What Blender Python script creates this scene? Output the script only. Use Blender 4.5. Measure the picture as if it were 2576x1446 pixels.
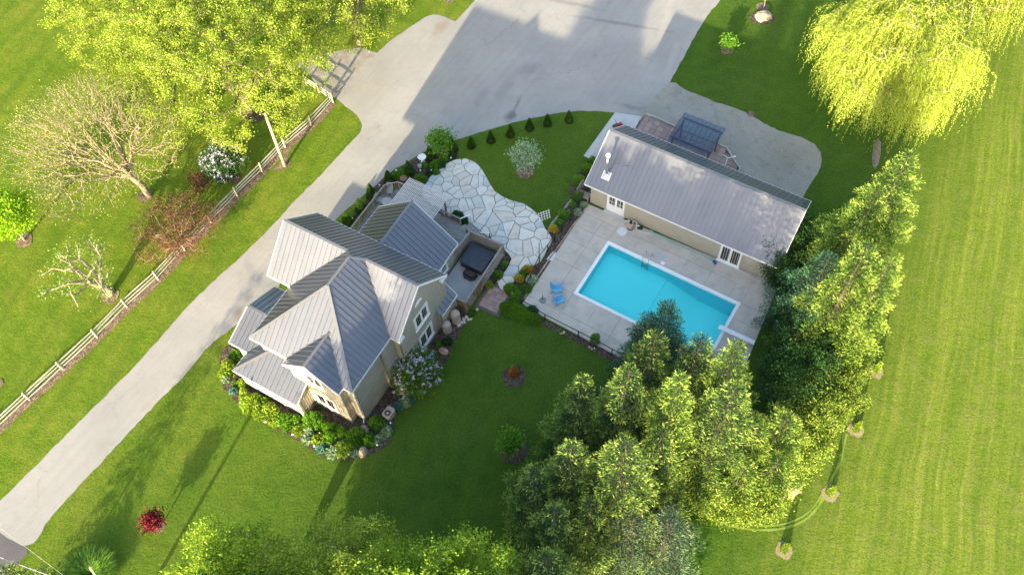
import bpy, math, random
import numpy as np
from mathutils import Vector, Matrix
from mathutils.geometry import tessellate_polygon
random.seed(7)
RNG = np.random.default_rng(11)
scene = bpy.context.scene
for o in list(bpy.data.objects): bpy.data.objects.remove(o)

# ------------------------------------------------------------------ camera
FPX, NX, NY, HC = 2340.0, 1375.7, 2109.7, 68.6      # focal (px of a 2576 wide picture), nadir, height (m)
CX, CY = 1288.0, 723.0
_d = np.array([(NX-CX)/FPX, (NY-CY)/FPX, 1.0]); _d /= np.linalg.norm(_d)
_up = -_d; _Y = np.array([0, 0, 1.0]) - _up*_up[2]; _Y /= np.linalg.norm(_Y); _X = np.cross(_Y, _up)
RC = np.array([_X, _Y, _up])                        # world = RC @ cam (x right, y down, z forward)
cam_d = bpy.data.cameras.new('camera'); cam = bpy.data.objects.new('camera', cam_d); scene.collection.objects.link(cam)
cam_d.sensor_width = 36; cam_d.lens = FPX/2576*36; cam_d.clip_end = 2000; cam_d.clip_start = 0.5
M = Matrix.Identity(4)
for i in range(3):
    M[i][0] = RC[i, 0]; M[i][1] = -RC[i, 1]; M[i][2] = -RC[i, 2]
M[2][3] = HC
cam.matrix_world = M
scene.camera = cam

# ------------------------------------------------------------------ light
SUN_AZ, SUN_EL = math.radians(65.0), math.radians(15.0)   # azimuth the shadows point to, elevation
w = bpy.data.worlds.new('World'); scene.world = w; w.use_nodes = True
nt = w.node_tree; nt.nodes.clear()
sky = nt.nodes.new('ShaderNodeTexSky'); sky.sky_type = 'NISHITA'; sky.sun_disc = False
sky.sun_elevation = SUN_EL
# sun stands in direction -(cos, sin); sky rotation is measured clockwise from +Y
sx, sy = -math.cos(SUN_AZ), -math.sin(SUN_AZ)
sky.sun_rotation = math.atan2(sx, sy)
sky.air_density = 1.0; sky.dust_density = 2.0; sky.ozone_density = 0.4
bg = nt.nodes.new('ShaderNodeBackground'); bg.inputs['Strength'].default_value = 0.15
wo = nt.nodes.new('ShaderNodeOutputWorld')
nt.links.new(sky.outputs[0], bg.inputs[0]); nt.links.new(bg.outputs[0], wo.inputs[0])
sun_d = bpy.data.lights.new('sun', 'SUN'); sun_d.energy = 4.2; sun_d.angle = math.radians(0.6); sun_d.color = (1.0, 0.83, 0.54)
sun = bpy.data.objects.new('sun', sun_d); scene.collection.objects.link(sun)
sdir = Vector((math.cos(SUN_AZ)*math.cos(SUN_EL), math.sin(SUN_AZ)*math.cos(SUN_EL), -math.sin(SUN_EL)))
sun.rotation_euler = sdir.to_track_quat('-Z', 'Y').to_euler(); sun.location = (0, 0, 90)
scene.view_settings.view_transform = 'Standard'; scene.view_settings.look = 'None'
scene.view_settings.exposure = 2.05; scene.view_settings.gamma = 1.0
scene.view_settings.use_curve_mapping = False

# ------------------------------------------------------------------ frames
def P(px, py, z=0.0):
    """the point at height z that the photograph (2576 px wide) shows at px, py"""
    r = RC @ np.array([(px-CX)/FPX, (py-CY)/FPX, 1.0])
    t = (z-HC)/r[2]
    return Vector((r[0]*t, r[1]*t, z))
class Frame:
    def __init__(s, o, deg):
        s.o = o.copy(); s.o.z = 0; s.a = math.radians(deg)
        s.u = Vector((math.cos(s.a), math.sin(s.a), 0)); s.v = Vector((-math.sin(s.a), math.cos(s.a), 0))
    def loc(s, p):
        d = p - s.o; return Vector((d.dot(s.u), d.dot(s.v), p.z))
    def w(s, u, v, z=0): return s.o + s.u*u + s.v*v + Vector((0, 0, z))
HF = Frame(P(925.6, 1059.9), -32.7)      # house
BF = Frame(P(1932.3, 709.6), -33.2)      # pool house
_tl = P(1529.4, 606.7)
PF = Frame(_tl, -34.2)                   # pool: u along the long side, v away from camera (pool lies at v<0)

# ------------------------------------------------------------------ materials
def new_mat(name):
    m = bpy.data.materials.new(name); m.use_nodes = True; m.node_tree.nodes.clear(); return m
def N(nt, typ, **kw):
    n = nt.nodes.new(typ)
    for k, v in kw.items():
        if k in n.inputs.keys(): n.inputs[k].default_value = v
        else: setattr(n, k, v)
    return n
def ramp(nt, fac, stops):
    r = nt.nodes.new('ShaderNodeValToRGB'); e = r.color_ramp.elements
    while len(e) > 1: e.remove(e[-1])
    e[0].position = stops[0][0]; e[0].color = (*stops[0][1], 1)
    for p, c in stops[1:]:
        k = e.new(p); k.color = (*c, 1)
    nt.links.new(fac, r.inputs[0]); return r.outputs[0]
def mixc(nt, fac, a, b, mode='MIX'):
    m = nt.nodes.new('ShaderNodeMix'); m.data_type = 'RGBA'; m.blend_type = mode
    for s, v in ((0, fac), (6, a), (7, b)):
        if isinstance(v, (int, float)): m.inputs[s].default_value = v
        elif isinstance(v, tuple): m.inputs[s].default_value = (*v, 1) if len(v) == 3 else v
        else: nt.links.new(v, m.inputs[s])
    return m.outputs[2]
def noise(nt, vec, scale, detail=4, rough=0.55):
    n = N(nt, 'ShaderNodeTexNoise', Scale=scale, Detail=detail, Roughness=rough); nt.links.new(vec, n.inputs['Vector']); return n.outputs['Fac']
def mat_basic(name, ca, cb, scale=4.0, rough=0.8, bump=0.0, bscale=30.0, metal=0.0, spec=0.3, world=False, cc=None, cscale=0.6, stretch=None):
    m = new_mat(name); nt = m.node_tree
    if world: vec = N(nt, 'ShaderNodeNewGeometry').outputs['Position']
    else: vec = N(nt, 'ShaderNodeTexCoord').outputs['Object']
    if stretch:
        mp = N(nt, 'ShaderNodeMapping'); mp.inputs['Scale'].default_value = stretch; nt.links.new(vec, mp.inputs['Vector']); vec = mp.outputs[0]
    f = noise(nt, vec, scale)
    col = ramp(nt, f, [(0.3, ca), (0.7, cb)])
    if cc:
        f2 = noise(nt, vec, cscale, 5, 0.6)
        k = ramp(nt, f2, [(0.45, (0, 0, 0)), (0.7, (1, 1, 1))])
        col = mixc(nt, k, col, cc)
    oi = N(nt, 'ShaderNodeObjectInfo')
    mr = N(nt, 'ShaderNodeMapRange'); mr.inputs['To Min'].default_value = 0.965; mr.inputs['To Max'].default_value = 1.035
    nt.links.new(oi.outputs['Random'], mr.inputs['Value'])
    hsv = N(nt, 'ShaderNodeHueSaturation'); nt.links.new(col, hsv.inputs['Color']); nt.links.new(mr.outputs[0], hsv.inputs['Value'])
    b = N(nt, 'ShaderNodeBsdfPrincipled', Roughness=rough, Metallic=metal); b.inputs['Specular IOR Level'].default_value = spec
    nt.links.new(hsv.outputs[0], b.inputs['Base Color'])
    if bump:
        bp = N(nt, 'ShaderNodeBump', Strength=bump, Distance=0.05); nt.links.new(noise(nt, vec, bscale, 3), bp.inputs['Height']); nt.links.new(bp.outputs[0], b.inputs['Normal'])
    o = N(nt, 'ShaderNodeOutputMaterial'); nt.links.new(b.outputs[0], o.inputs[0]); return m
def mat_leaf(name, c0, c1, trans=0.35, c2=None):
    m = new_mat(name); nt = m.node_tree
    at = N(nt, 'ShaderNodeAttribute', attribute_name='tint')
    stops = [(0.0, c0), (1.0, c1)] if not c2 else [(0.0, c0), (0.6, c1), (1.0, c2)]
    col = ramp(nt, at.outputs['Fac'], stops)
    oi = N(nt, 'ShaderNodeObjectInfo'); mr = N(nt, 'ShaderNodeMapRange'); mr.inputs['To Min'].default_value = 0.88; mr.inputs['To Max'].default_value = 1.12
    nt.links.new(oi.outputs['Random'], mr.inputs['Value'])
    hsv = N(nt, 'ShaderNodeHueSaturation'); nt.links.new(col, hsv.inputs['Color']); nt.links.new(mr.outputs[0], hsv.inputs['Value'])
    b = N(nt, 'ShaderNodeBsdfPrincipled', Roughness=0.55); b.inputs['Specular IOR Level'].default_value = 0.25
    nt.links.new(hsv.outputs[0], b.inputs['Base Color'])
    t = N(nt, 'ShaderNodeBsdfTranslucent'); nt.links.new(hsv.outputs[0], t.inputs['Color'])
    mx = N(nt, 'ShaderNodeMixShader'); mx.inputs[0].default_value = trans
    nt.links.new(b.outputs[0], mx.inputs[1]); nt.links.new(t.outputs[0], mx.inputs[2])
    o = N(nt, 'ShaderNodeOutputMaterial'); nt.links.new(mx.outputs[0], o.inputs[0]); return m

def mat_grass():
    m = new_mat('lawn_grass'); nt = m.node_tree
    pos = N(nt, 'ShaderNodeNewGeometry').outputs['Position']
    big = noise(nt, pos, 0.09, 5, 0.6); med = noise(nt, pos, 0.7, 6, 0.72); fine = noise(nt, pos, 6.0, 5, 0.8)
    col = ramp(nt, med, [(0.32, (0.027, 0.074, 0.011)), (0.5, (0.042, 0.098, 0.014)), (0.75, (0.070, 0.130, 0.019))])
    col = mixc(nt, ramp(nt, big, [(0.35, (0, 0, 0)), (0.68, (1, 1, 1))]), col, mixc(nt, 0.5, col, (0.105, 0.142, 0.026)))
    # field beyond the spruces: lighter, yellower meadow with mower passes
    sep = N(nt, 'ShaderNodeSeparateXYZ'); nt.links.new(pos, sep.inputs[0])
    # signed distance from the meadow line
    a = P(1960, 1446); b_ = P(2420, 300); d = (b_-a).normalized(); nx_, ny_ = d.y, -d.x
    m1 = N(nt, 'ShaderNodeMath', operation='MULTIPLY_ADD'); nt.links.new(sep.outputs[0], m1.inputs[0]); m1.inputs[1].default_value = nx_; m1.inputs[2].default_value = -(a.x*nx_+a.y*ny_)
    m2 = N(nt, 'ShaderNodeMath', operation='MULTIPLY_ADD'); nt.links.new(sep.outputs[1], m2.inputs[0]); m2.inputs[1].default_value = ny_; nt.links.new(m1.outputs[0], m2.inputs[2])
    mr = N(nt, 'ShaderNodeMapRange'); nt.links.new(m2.outputs[0], mr.inputs['Value']); mr.inputs['From Min'].default_value = -5; mr.inputs['From Max'].default_value = 4
    wn = N(nt, 'ShaderNodeTexNoise', Scale=0.07, Detail=3.0); nt.links.new(pos, wn.inputs['Vector'])
    wv_ = N(nt, 'ShaderNodeVectorMath', operation='MULTIPLY_ADD'); nt.links.new(wn.outputs['Color'], wv_.inputs[0]); wv_.inputs[1].default_value = (1.8, 1.8, 0); nt.links.new(pos, wv_.inputs[2])
    mp = N(nt, 'ShaderNodeMapping', vector_type='TEXTURE'); mp.inputs['Rotation'].default_value = (0, 0, math.radians(67)); mp.inputs['Scale'].default_value = (9, 0.42, 1); nt.links.new(wv_.outputs[0], mp.inputs['Vector'])
    st = noise(nt, mp.outputs[0], 1.0, 4, 0.6)
    mp2 = N(nt, 'ShaderNodeMapping', vector_type='TEXTURE'); mp2.inputs['Rotation'].default_value = (0, 0, math.radians(67)); mp2.inputs['Scale'].default_value = (26, 1.5, 1); nt.links.new(wv_.outputs[0], mp2.inputs['Vector'])
    st2 = noise(nt, mp2.outputs[0], 1.0, 3, 0.5)
    fld = ramp(nt, st, [(0.36, (0.108, 0.165, 0.020)), (0.5, (0.145, 0.198, 0.026)), (0.66, (0.198, 0.236, 0.042)), (0.8, (0.27, 0.30, 0.075))])
    fld = mixc(nt, ramp(nt, st2, [(0.4, (0, 0, 0)), (0.65, (0.55, 0.55, 0.55))]), fld, (0.085, 0.142, 0.018))
    fld = mixc(nt, ramp(nt, med, [(0.48, (0, 0, 0)), (0.72, (0.7, 0.7, 0.7))]), fld, (0.18, 0.185, 0.055))
    # sunlight put into the colour: lawn lighter and yellower towards and beyond the driveway
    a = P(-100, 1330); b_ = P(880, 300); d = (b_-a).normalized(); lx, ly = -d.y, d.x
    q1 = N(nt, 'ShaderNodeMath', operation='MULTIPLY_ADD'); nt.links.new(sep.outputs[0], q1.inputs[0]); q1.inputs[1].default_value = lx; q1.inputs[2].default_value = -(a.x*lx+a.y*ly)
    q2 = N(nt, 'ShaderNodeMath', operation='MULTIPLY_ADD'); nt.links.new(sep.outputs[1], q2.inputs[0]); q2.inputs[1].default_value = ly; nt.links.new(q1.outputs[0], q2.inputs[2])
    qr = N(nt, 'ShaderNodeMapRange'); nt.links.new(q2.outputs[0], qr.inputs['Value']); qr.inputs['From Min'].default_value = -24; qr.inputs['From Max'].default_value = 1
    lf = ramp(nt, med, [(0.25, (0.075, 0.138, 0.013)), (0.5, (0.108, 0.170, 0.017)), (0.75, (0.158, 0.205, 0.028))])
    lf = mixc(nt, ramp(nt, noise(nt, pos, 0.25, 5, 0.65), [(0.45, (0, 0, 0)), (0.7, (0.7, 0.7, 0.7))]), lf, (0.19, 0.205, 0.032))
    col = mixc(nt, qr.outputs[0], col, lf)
    # faint mower passes on the home lawn
    lw = mixc(nt, ramp(nt, st2, [(0.42, (0, 0, 0)), (0.62, (0.5, 0.5, 0.5))]), col, (0.068, 0.125, 0.015))
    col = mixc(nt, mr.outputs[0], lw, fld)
    col = mixc(nt, 0.8, col, ramp(nt, fine, [(0.28, (0.36, 0.40, 0.40)), (0.5, (0.98, 0.98, 0.95)), (0.72, (1.55, 1.5, 1.4))]), 'MULTIPLY')
    b = N(nt, 'ShaderNodeBsdfPrincipled', Roughness=1.0); b.inputs['Specular IOR Level'].default_value = 0.0
    nt.links.new(col, b.inputs['Base Color'])
    bp = N(nt, 'ShaderNodeBump', Strength=0.6, Distance=0.12); nt.links.new(fine, bp.inputs['Height'])
    bp2 = N(nt, 'ShaderNodeBump', Strength=0.5, Distance=0.25); nt.links.new(med, bp2.inputs['Height']); nt.links.new(bp.outputs[0], bp2.inputs['Normal'])
    nt.links.new(bp2.outputs[0], b.inputs['Normal'])
    o = N(nt, 'ShaderNodeOutputMaterial'); nt.links.new(b.outputs[0], o.inputs[0]); return m

def mat_asphalt(name, ca, cb, stain=(0.10, 0.10, 0.105), cracks=0.5, speck=0.5, dirt=None, marks=()):
    m = new_mat(name); nt = m.node_tree
    pos = N(nt, 'ShaderNodeNewGeometry').outputs['Position']
    big = noise(nt, pos, 0.16, 6, 0.6); fine = noise(nt, pos, 14.0, 3, 0.7); mid = noise(nt, pos, 1.2, 6, 0.6)
    col = ramp(nt, big, [(0.35, ca), (0.65, cb)])
    col = mixc(nt, ramp(nt, mid, [(0.52, (0, 0, 0)), (0.75, (0.45, 0.45, 0.45))]), col, stain)
    if dirt: col = mixc(nt, ramp(nt, noise(nt, pos, 0.35, 6, 0.7), [(0.55, (0, 0, 0)), (0.72, (0.6, 0.6, 0.6))]), col, dirt)
    if cracks:
        # warped voronoi edges, shown only in places
        wv = N(nt, 'ShaderNodeTexNoise', Scale=0.6, Detail=5.0); nt.links.new(pos, wv.inputs['Vector'])
        vm = N(nt, 'ShaderNodeVectorMath', operation='MULTIPLY_ADD'); nt.links.new(wv.outputs['Color'], vm.inputs[0]); vm.inputs[1].default_value = (3, 3, 0); nt.links.new(pos, vm.inputs[2])
        vo = N(nt, 'ShaderNodeTexVoronoi', feature='DISTANCE_TO_EDGE', Scale=0.16); nt.links.new(vm.outputs[0], vo.inputs['Vector'])
        ck = ramp(nt, vo.outputs['Distance'], [(0.0, (1, 1, 1)), (0.010, (0, 0, 0))])
        msk = ramp(nt, noise(nt, pos, 0.3, 2), [(0.48, (0, 0, 0)), (0.6, (cracks,)*3)])
        col = mixc(nt, mixc(nt, 1.0, ck, msk, 'MULTIPLY'), col, (0.05, 0.05, 0.05))
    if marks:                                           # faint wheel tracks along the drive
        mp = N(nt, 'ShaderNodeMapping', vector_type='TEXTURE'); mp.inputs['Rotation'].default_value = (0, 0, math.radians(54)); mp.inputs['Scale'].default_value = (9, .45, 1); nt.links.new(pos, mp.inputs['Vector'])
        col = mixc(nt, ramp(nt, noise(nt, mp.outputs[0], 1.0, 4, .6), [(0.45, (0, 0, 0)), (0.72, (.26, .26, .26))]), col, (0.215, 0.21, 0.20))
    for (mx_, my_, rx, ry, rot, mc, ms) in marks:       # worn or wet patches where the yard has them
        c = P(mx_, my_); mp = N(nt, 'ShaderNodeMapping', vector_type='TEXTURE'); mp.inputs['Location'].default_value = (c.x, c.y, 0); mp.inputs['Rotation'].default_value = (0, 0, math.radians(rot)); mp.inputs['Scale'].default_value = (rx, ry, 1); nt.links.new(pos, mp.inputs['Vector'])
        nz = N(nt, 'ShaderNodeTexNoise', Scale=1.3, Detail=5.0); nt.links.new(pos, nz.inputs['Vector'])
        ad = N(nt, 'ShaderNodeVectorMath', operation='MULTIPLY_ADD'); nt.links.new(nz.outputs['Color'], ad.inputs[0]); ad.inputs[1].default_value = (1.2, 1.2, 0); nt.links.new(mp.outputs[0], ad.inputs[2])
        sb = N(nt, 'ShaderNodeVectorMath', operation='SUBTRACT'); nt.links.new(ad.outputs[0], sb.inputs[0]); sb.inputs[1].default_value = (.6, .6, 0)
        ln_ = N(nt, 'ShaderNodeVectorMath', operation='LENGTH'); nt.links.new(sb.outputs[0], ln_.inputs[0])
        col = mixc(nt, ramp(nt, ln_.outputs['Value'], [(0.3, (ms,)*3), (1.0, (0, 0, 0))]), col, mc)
    col = mixc(nt, speck, col, ramp(nt, fine, [(0.3, (0.72, 0.72, 0.72)), (0.55, (1, 1, 1)), (0.8, (1.35, 1.33, 1.3))]), 'MULTIPLY')
    b = N(nt, 'ShaderNodeBsdfPrincipled', Roughness=0.9); b.inputs['Specular IOR Level'].default_value = 0.2
    nt.links.new(col, b.inputs['Base Color'])
    bp = N(nt, 'ShaderNodeBump', Strength=0.35, Distance=0.03); nt.links.new(fine, bp.inputs['Height']); nt.links.new(bp.outputs[0], b.inputs['Normal'])
    o = N(nt, 'ShaderNodeOutputMaterial'); nt.links.new(b.outputs[0], o.inputs[0]); return m
def mat_mulch(name, ca, cb, cc):
    m = new_mat(name); nt = m.node_tree
    pos = N(nt, 'ShaderNodeNewGeometry').outputs['Position']
    vo = N(nt, 'ShaderNodeTexVoronoi', Scale=11.0); nt.links.new(pos, vo.inputs['Vector'])
    s = N(nt, 'ShaderNodeSeparateColor'); nt.links.new(vo.outputs['Color'], s.inputs[0])
    col = ramp(nt, s.outputs[0], [(0.0, ca), (0.6, cb), (1.0, cc)])
    col = mixc(nt, ramp(nt, noise(nt, pos, 1.5, 4), [(0.4, (0, 0, 0)), (0.7, (0.6, 0.6, 0.6))]), col, ca)
    b = N(nt, 'ShaderNodeBsdfPrincipled', Roughness=0.95); b.inputs['Specular IOR Level'].default_value = 0.1
    nt.links.new(col, b.inputs['Base Color'])
    bp = N(nt, 'ShaderNodeBump', Strength=0.8, Distance=0.06); nt.links.new(s.outputs[1], bp.inputs['Height']); nt.links.new(bp.outputs[0], b.inputs['Normal'])
    o = N(nt, 'ShaderNodeOutputMaterial'); nt.links.new(b.outputs[0], o.inputs[0]); return m
def mat_water():
    m = new_mat('pool_water'); nt = m.node_tree
    pos = N(nt, 'ShaderNodeNewGeometry').outputs['Position']
    bp = N(nt, 'ShaderNodeBump', Strength=0.12, Distance=0.05); nt.links.new(noise(nt, pos, 3.0, 3), bp.inputs['Height'])
    fr = N(nt, 'ShaderNodeFresnel', IOR=1.33); nt.links.new(bp.outputs[0], fr.inputs['Normal'])
    tr = N(nt, 'ShaderNodeBsdfTransparent'); tr.inputs[0].default_value = (0.94, 1.0, 1.0, 1)
    gl = N(nt, 'ShaderNodeBsdfGlossy', Roughness=0.03); nt.links.new(bp.outputs[0], gl.inputs['Normal'])
    mx = N(nt, 'ShaderNodeMixShader'); nt.links.new(fr.outputs[0], mx.inputs[0]); nt.links.new(tr.outputs[0], mx.inputs[1]); nt.links.new(gl.outputs[0], mx.inputs[2])
    o = N(nt, 'ShaderNodeOutputMaterial'); nt.links.new(mx.outputs[0], o.inputs[0]); return m
def mat_poly():
    m = new_mat('tinted_polycarbonate'); nt = m.node_tree
    fr = N(nt, 'ShaderNodeFresnel', IOR=1.45)
    tr = N(nt, 'ShaderNodeBsdfTransparent'); tr.inputs[0].default_value = (0.74, 0.80, 0.86, 1)
    df = N(nt, 'ShaderNodeBsdfPrincipled', Roughness=0.25); df.inputs['Base Color'].default_value = (0.08, 0.15, 0.24, 1)
    mx = N(nt, 'ShaderNodeMixShader'); mx.inputs[0].default_value = 0.2; nt.links.new(tr.outputs[0], mx.inputs[1]); nt.links.new(df.outputs[0], mx.inputs[2])
    o = N(nt, 'ShaderNodeOutputMaterial'); nt.links.new(mx.outputs[0], o.inputs[0]); return m

MT = {}
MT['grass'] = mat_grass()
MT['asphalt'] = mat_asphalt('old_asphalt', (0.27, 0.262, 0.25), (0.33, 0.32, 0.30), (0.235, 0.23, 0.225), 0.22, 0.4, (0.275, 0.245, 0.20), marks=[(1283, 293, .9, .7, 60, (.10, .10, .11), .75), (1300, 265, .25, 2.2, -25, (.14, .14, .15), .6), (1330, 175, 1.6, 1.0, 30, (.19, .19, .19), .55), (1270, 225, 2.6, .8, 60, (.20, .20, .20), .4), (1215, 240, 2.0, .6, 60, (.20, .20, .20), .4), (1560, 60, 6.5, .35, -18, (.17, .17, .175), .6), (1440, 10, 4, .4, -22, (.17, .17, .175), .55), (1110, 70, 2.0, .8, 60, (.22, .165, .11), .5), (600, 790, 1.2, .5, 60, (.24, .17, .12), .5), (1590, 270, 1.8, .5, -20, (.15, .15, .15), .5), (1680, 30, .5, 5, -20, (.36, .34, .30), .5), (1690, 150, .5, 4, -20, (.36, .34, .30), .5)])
MT['road'] = mat_asphalt('road_asphalt', (0.10, 0.095, 0.10), (0.13, 0.125, 0.13), (0.09, 0.09, 0.09), 0)
MT['gravel'] = mat_asphalt('gravel', (0.26, 0.245, 0.21), (0.33, 0.31, 0.27), (0.12, 0.12, 0.11), 0, 1.0, (0.15, 0.145, 0.13))
MT['concrete'] = mat_basic('pale_concrete', (0.47, 0.42, 0.355), (0.54, 0.485, 0.41), 0.5, 0.85, 0.15, 40, world=True, cc=(0.40, 0.365, 0.32), cscale=0.9)
MT['slab'] = mat_basic('smooth_concrete_slab', (0.40, 0.41, 0.40), (0.46, 0.46, 0.45), 0.8, 0.85, 0.1, 40, world=True)
MT['sideslab'] = mat_basic('stained_concrete_slab', (0.26, 0.24, 0.215), (0.33, 0.31, 0.28), 0.8, 0.9, 0.1, 40, world=True, cc=(0.23, 0.19, 0.15), cscale=1.2)
MT['patch'] = mat_basic('fresh_concrete_patch', (0.55, 0.56, 0.55), (0.66, 0.66, 0.64), 3, 0.9)
MT['mulch'] = mat_mulch('dark_mulch', (0.045, 0.032, 0.026), (0.095, 0.07, 0.058), (0.20, 0.15, 0.125))
MT['mulch2'] = mat_mulch('dry_mulch', (0.09, 0.065, 0.045), (0.20, 0.145, 0.10), (0.36, 0.28, 0.20))
MT['soil'] = mat_basic('joint_soil', (0.09, 0.078, 0.065), (0.15, 0.13, 0.115), 5, 0.95, 0.3, 30, world=True)
for i, (a, b) in enumerate([((0.58, 0.56, 0.50), (0.68, 0.66, 0.59)), ((0.50, 0.51, 0.47), (0.60, 0.60, 0.55)), ((0.56, 0.51, 0.44), (0.62, 0.57, 0.50)), ((0.42, 0.46, 0.47), (0.50, 0.54, 0.54))]):
    MT['flag%d' % i] = mat_basic('flagstone_%s' % ('white', 'grey', 'tan', 'blue')[i], a, b, 1.6, 0.85, 0.3, 12, cc=tuple(x*0.82 for x in a), cscale=1.2)
MT['roof'] = mat_basic('standing_seam_steel', (0.138, 0.147, 0.172), (0.158, 0.167, 0.193), 0.7, 0.32, 0.0, metal=0.55, spec=0.5, cc=(0.150, 0.156, 0.173), cscale=0.35)
MT['cap'] = mat_basic('steel_flashing', (0.195, 0.192, 0.195), (0.215, 0.21, 0.213), 2, 0.35, metal=0.35, spec=0.5)
MT['white'] = mat_basic('white_paint', (0.76, 0.76, 0.74), (0.82, 0.82, 0.80), 3, 0.5)
MT['siding'] = mat_basic('tan_siding', (0.38, 0.345, 0.275), (0.43, 0.39, 0.315), 1.5, 0.7, 0.05, 20)
MT['trim'] = mat_basic('tan_corner_trim', (0.40, 0.36, 0.28), (0.43, 0.39, 0.30), 1.5, 0.7)
MT['glass'] = mat_basic('dark_window_glass', (0.015, 0.018, 0.02), (0.03, 0.035, 0.04), 0.5, 0.06, spec=0.8)
MT['wood'] = mat_basic('weathered_wood', (0.17, 0.155, 0.135), (0.33, 0.305, 0.27), 3, 0.9, 0.4, 30, stretch=(1, 8, 8))
MT['deckwood'] = mat_basic('peeling_deck_boards', (0.12, 0.115, 0.11), (0.46, 0.46, 0.45), 5, 0.85, 0.4, 30, stretch=(1, 7, 7), cc=(0.20, 0.19, 0.18), cscale=0.7)
MT['cedar'] = mat_basic('brown_cedar_boards', (0.16, 0.105, 0.055), (0.25, 0.17, 0.09), 3, 0.85, 0.3, 30)
MT['perg'] = mat_basic('faded_pergola_paint', (0.60, 0.53, 0.50), (0.72, 0.66, 0.63), 4, 0.8)
MT['pole'] = mat_basic('bleached_pole_wood', (0.42, 0.34, 0.21), (0.55, 0.46, 0.30), 3, 0.9, 0.3, 20)
MT['rail'] = mat_basic('grey_split_cedar', (0.30, 0.285, 0.25), (0.47, 0.44, 0.38), 4, 0.9, 0.5, 15)
MT['black'] = mat_basic('black_metal', (0.012, 0.012, 0.013), (0.02, 0.02, 0.022), 4, 0.5)
MT['darkgrey'] = mat_basic('dark_grey_vinyl', (0.035, 0.045, 0.06), (0.05, 0.065, 0.085), 2, 0.45)
MT['brownplastic'] = mat_basic('brown_resin', (0.045, 0.035, 0.03), (0.065, 0.05, 0.045), 2, 0.5)
MT['tank'] = mat_basic('beige_tank_plastic', (0.38, 0.31, 0.26), (0.43, 0.36, 0.31), 2, 0.5)
MT['tankring'] = mat_basic('tank_band', (0.30, 0.24, 0.20), (0.34, 0.28, 0.23), 2, 0.5)
MT['liner'] = mat_basic('turquoise_liner', (0.15, 1.0, 0.95), (0.16, 1.0, 0.96), 0.4, 0.6)
MT['linerwall'] = mat_basic('blue_liner_wall', (0.12, 0.74, 0.80), (0.125, 0.76, 0.82), 0.6, 0.6)
MT['water'] = mat_water()
MT['bluechair'] = mat_basic('sky_blue_paint', (0.10, 0.38, 0.62), (0.14, 0.45, 0.70), 5, 0.5)
MT['steel'] = mat_basic('polished_steel', (0.6, 0.6, 0.6), (0.7, 0.7, 0.7), 3, 0.2, metal=0.9, spec=0.5)
MT['paver'] = mat_basic('pink_paver', (0.33, 0.215, 0.18), (0.42, 0.30, 0.255), 1.5, 0.9, 0.25, 25, cc=(0.28, 0.24, 0.21), cscale=2.0)
MT['paver2'] = mat_basic('mauve_paver', (0.27, 0.175, 0.155), (0.34, 0.235, 0.21), 1.5, 0.9, 0.25, 25, cc=(0.22, 0.21, 0.19), cscale=2.0)
MT['rock'] = mat_basic('field_boulder', (0.27, 0.215, 0.155), (0.45, 0.37, 0.27), 3, 0.95, 0.6, 8, cc=(0.20, 0.17, 0.14), cscale=2)
MT['pinkrock'] = mat_basic('pink_granite', (0.40, 0.24, 0.18), (0.52, 0.36, 0.29), 4, 0.95, 0.6, 8, cc=(0.30, 0.2, 0.17), cscale=2)
MT['palerock'] = mat_basic('pale_limestone', (0.50, 0.45, 0.35), (0.62, 0.58, 0.48), 4, 0.95, 0.5, 8)
MT['greyrock'] = mat_basic('grey_curb_stone', (0.20, 0.195, 0.18), (0.33, 0.32, 0.30), 4, 0.95, 0.5, 8)
MT['red'] = mat_basic('red_paint', (0.30, 0.01, 0.02), (0.38, 0.015, 0.03), 4, 0.4)
MT['hose'] = mat_basic('seafoam_hose', (0.22, 0.42, 0.36), (0.28, 0.50, 0.42), 4, 0.6)
MT['whitehose'] = mat_basic('white_hose', (0.55, 0.55, 0.53), (0.62, 0.62, 0.6), 4, 0.6)
MT['blue'] = mat_basic('deep_blue_plastic', (0.01, 0.05, 0.30), (0.015, 0.07, 0.38), 4, 0.4)
MT['terracotta'] = mat_basic('terracotta', (0.22, 0.11, 0.08), (0.28, 0.15, 0.11), 4, 0.8)
MT['greycloth'] = mat_basic('grey_sling_cloth', (0.28, 0.29, 0.29), (0.34, 0.35, 0.35), 4, 0.8)
MT['polyc'] = mat_poly()
MT['bark'] = mat_basic('grey_brown_bark', (0.13, 0.10, 0.075), (0.27, 0.22, 0.165), 5, 0.95, 0.8, 10, world=True)
MT['darkbark'] = mat_basic('dark_spruce_bark', (0.07, 0.055, 0.04), (0.13, 0.10, 0.075), 5, 0.95, 0.8, 10, world=True)
MT['palebark'] = mat_basic('pale_bark', (0.22, 0.18, 0.125), (0.34, 0.28, 0.20), 5, 0.95, 0.6, 10, world=True)
MT['drygrass'] = mat_basic('dry_cut_grass', (0.30, 0.27, 0.12), (0.48, 0.42, 0.20), 6, 0.95, world=True)
MT['dryring'] = mat_basic('dry_grass_ring', (0.19, 0.16, 0.09), (0.32, 0.26, 0.16), 6, 0.95, world=True)
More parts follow.
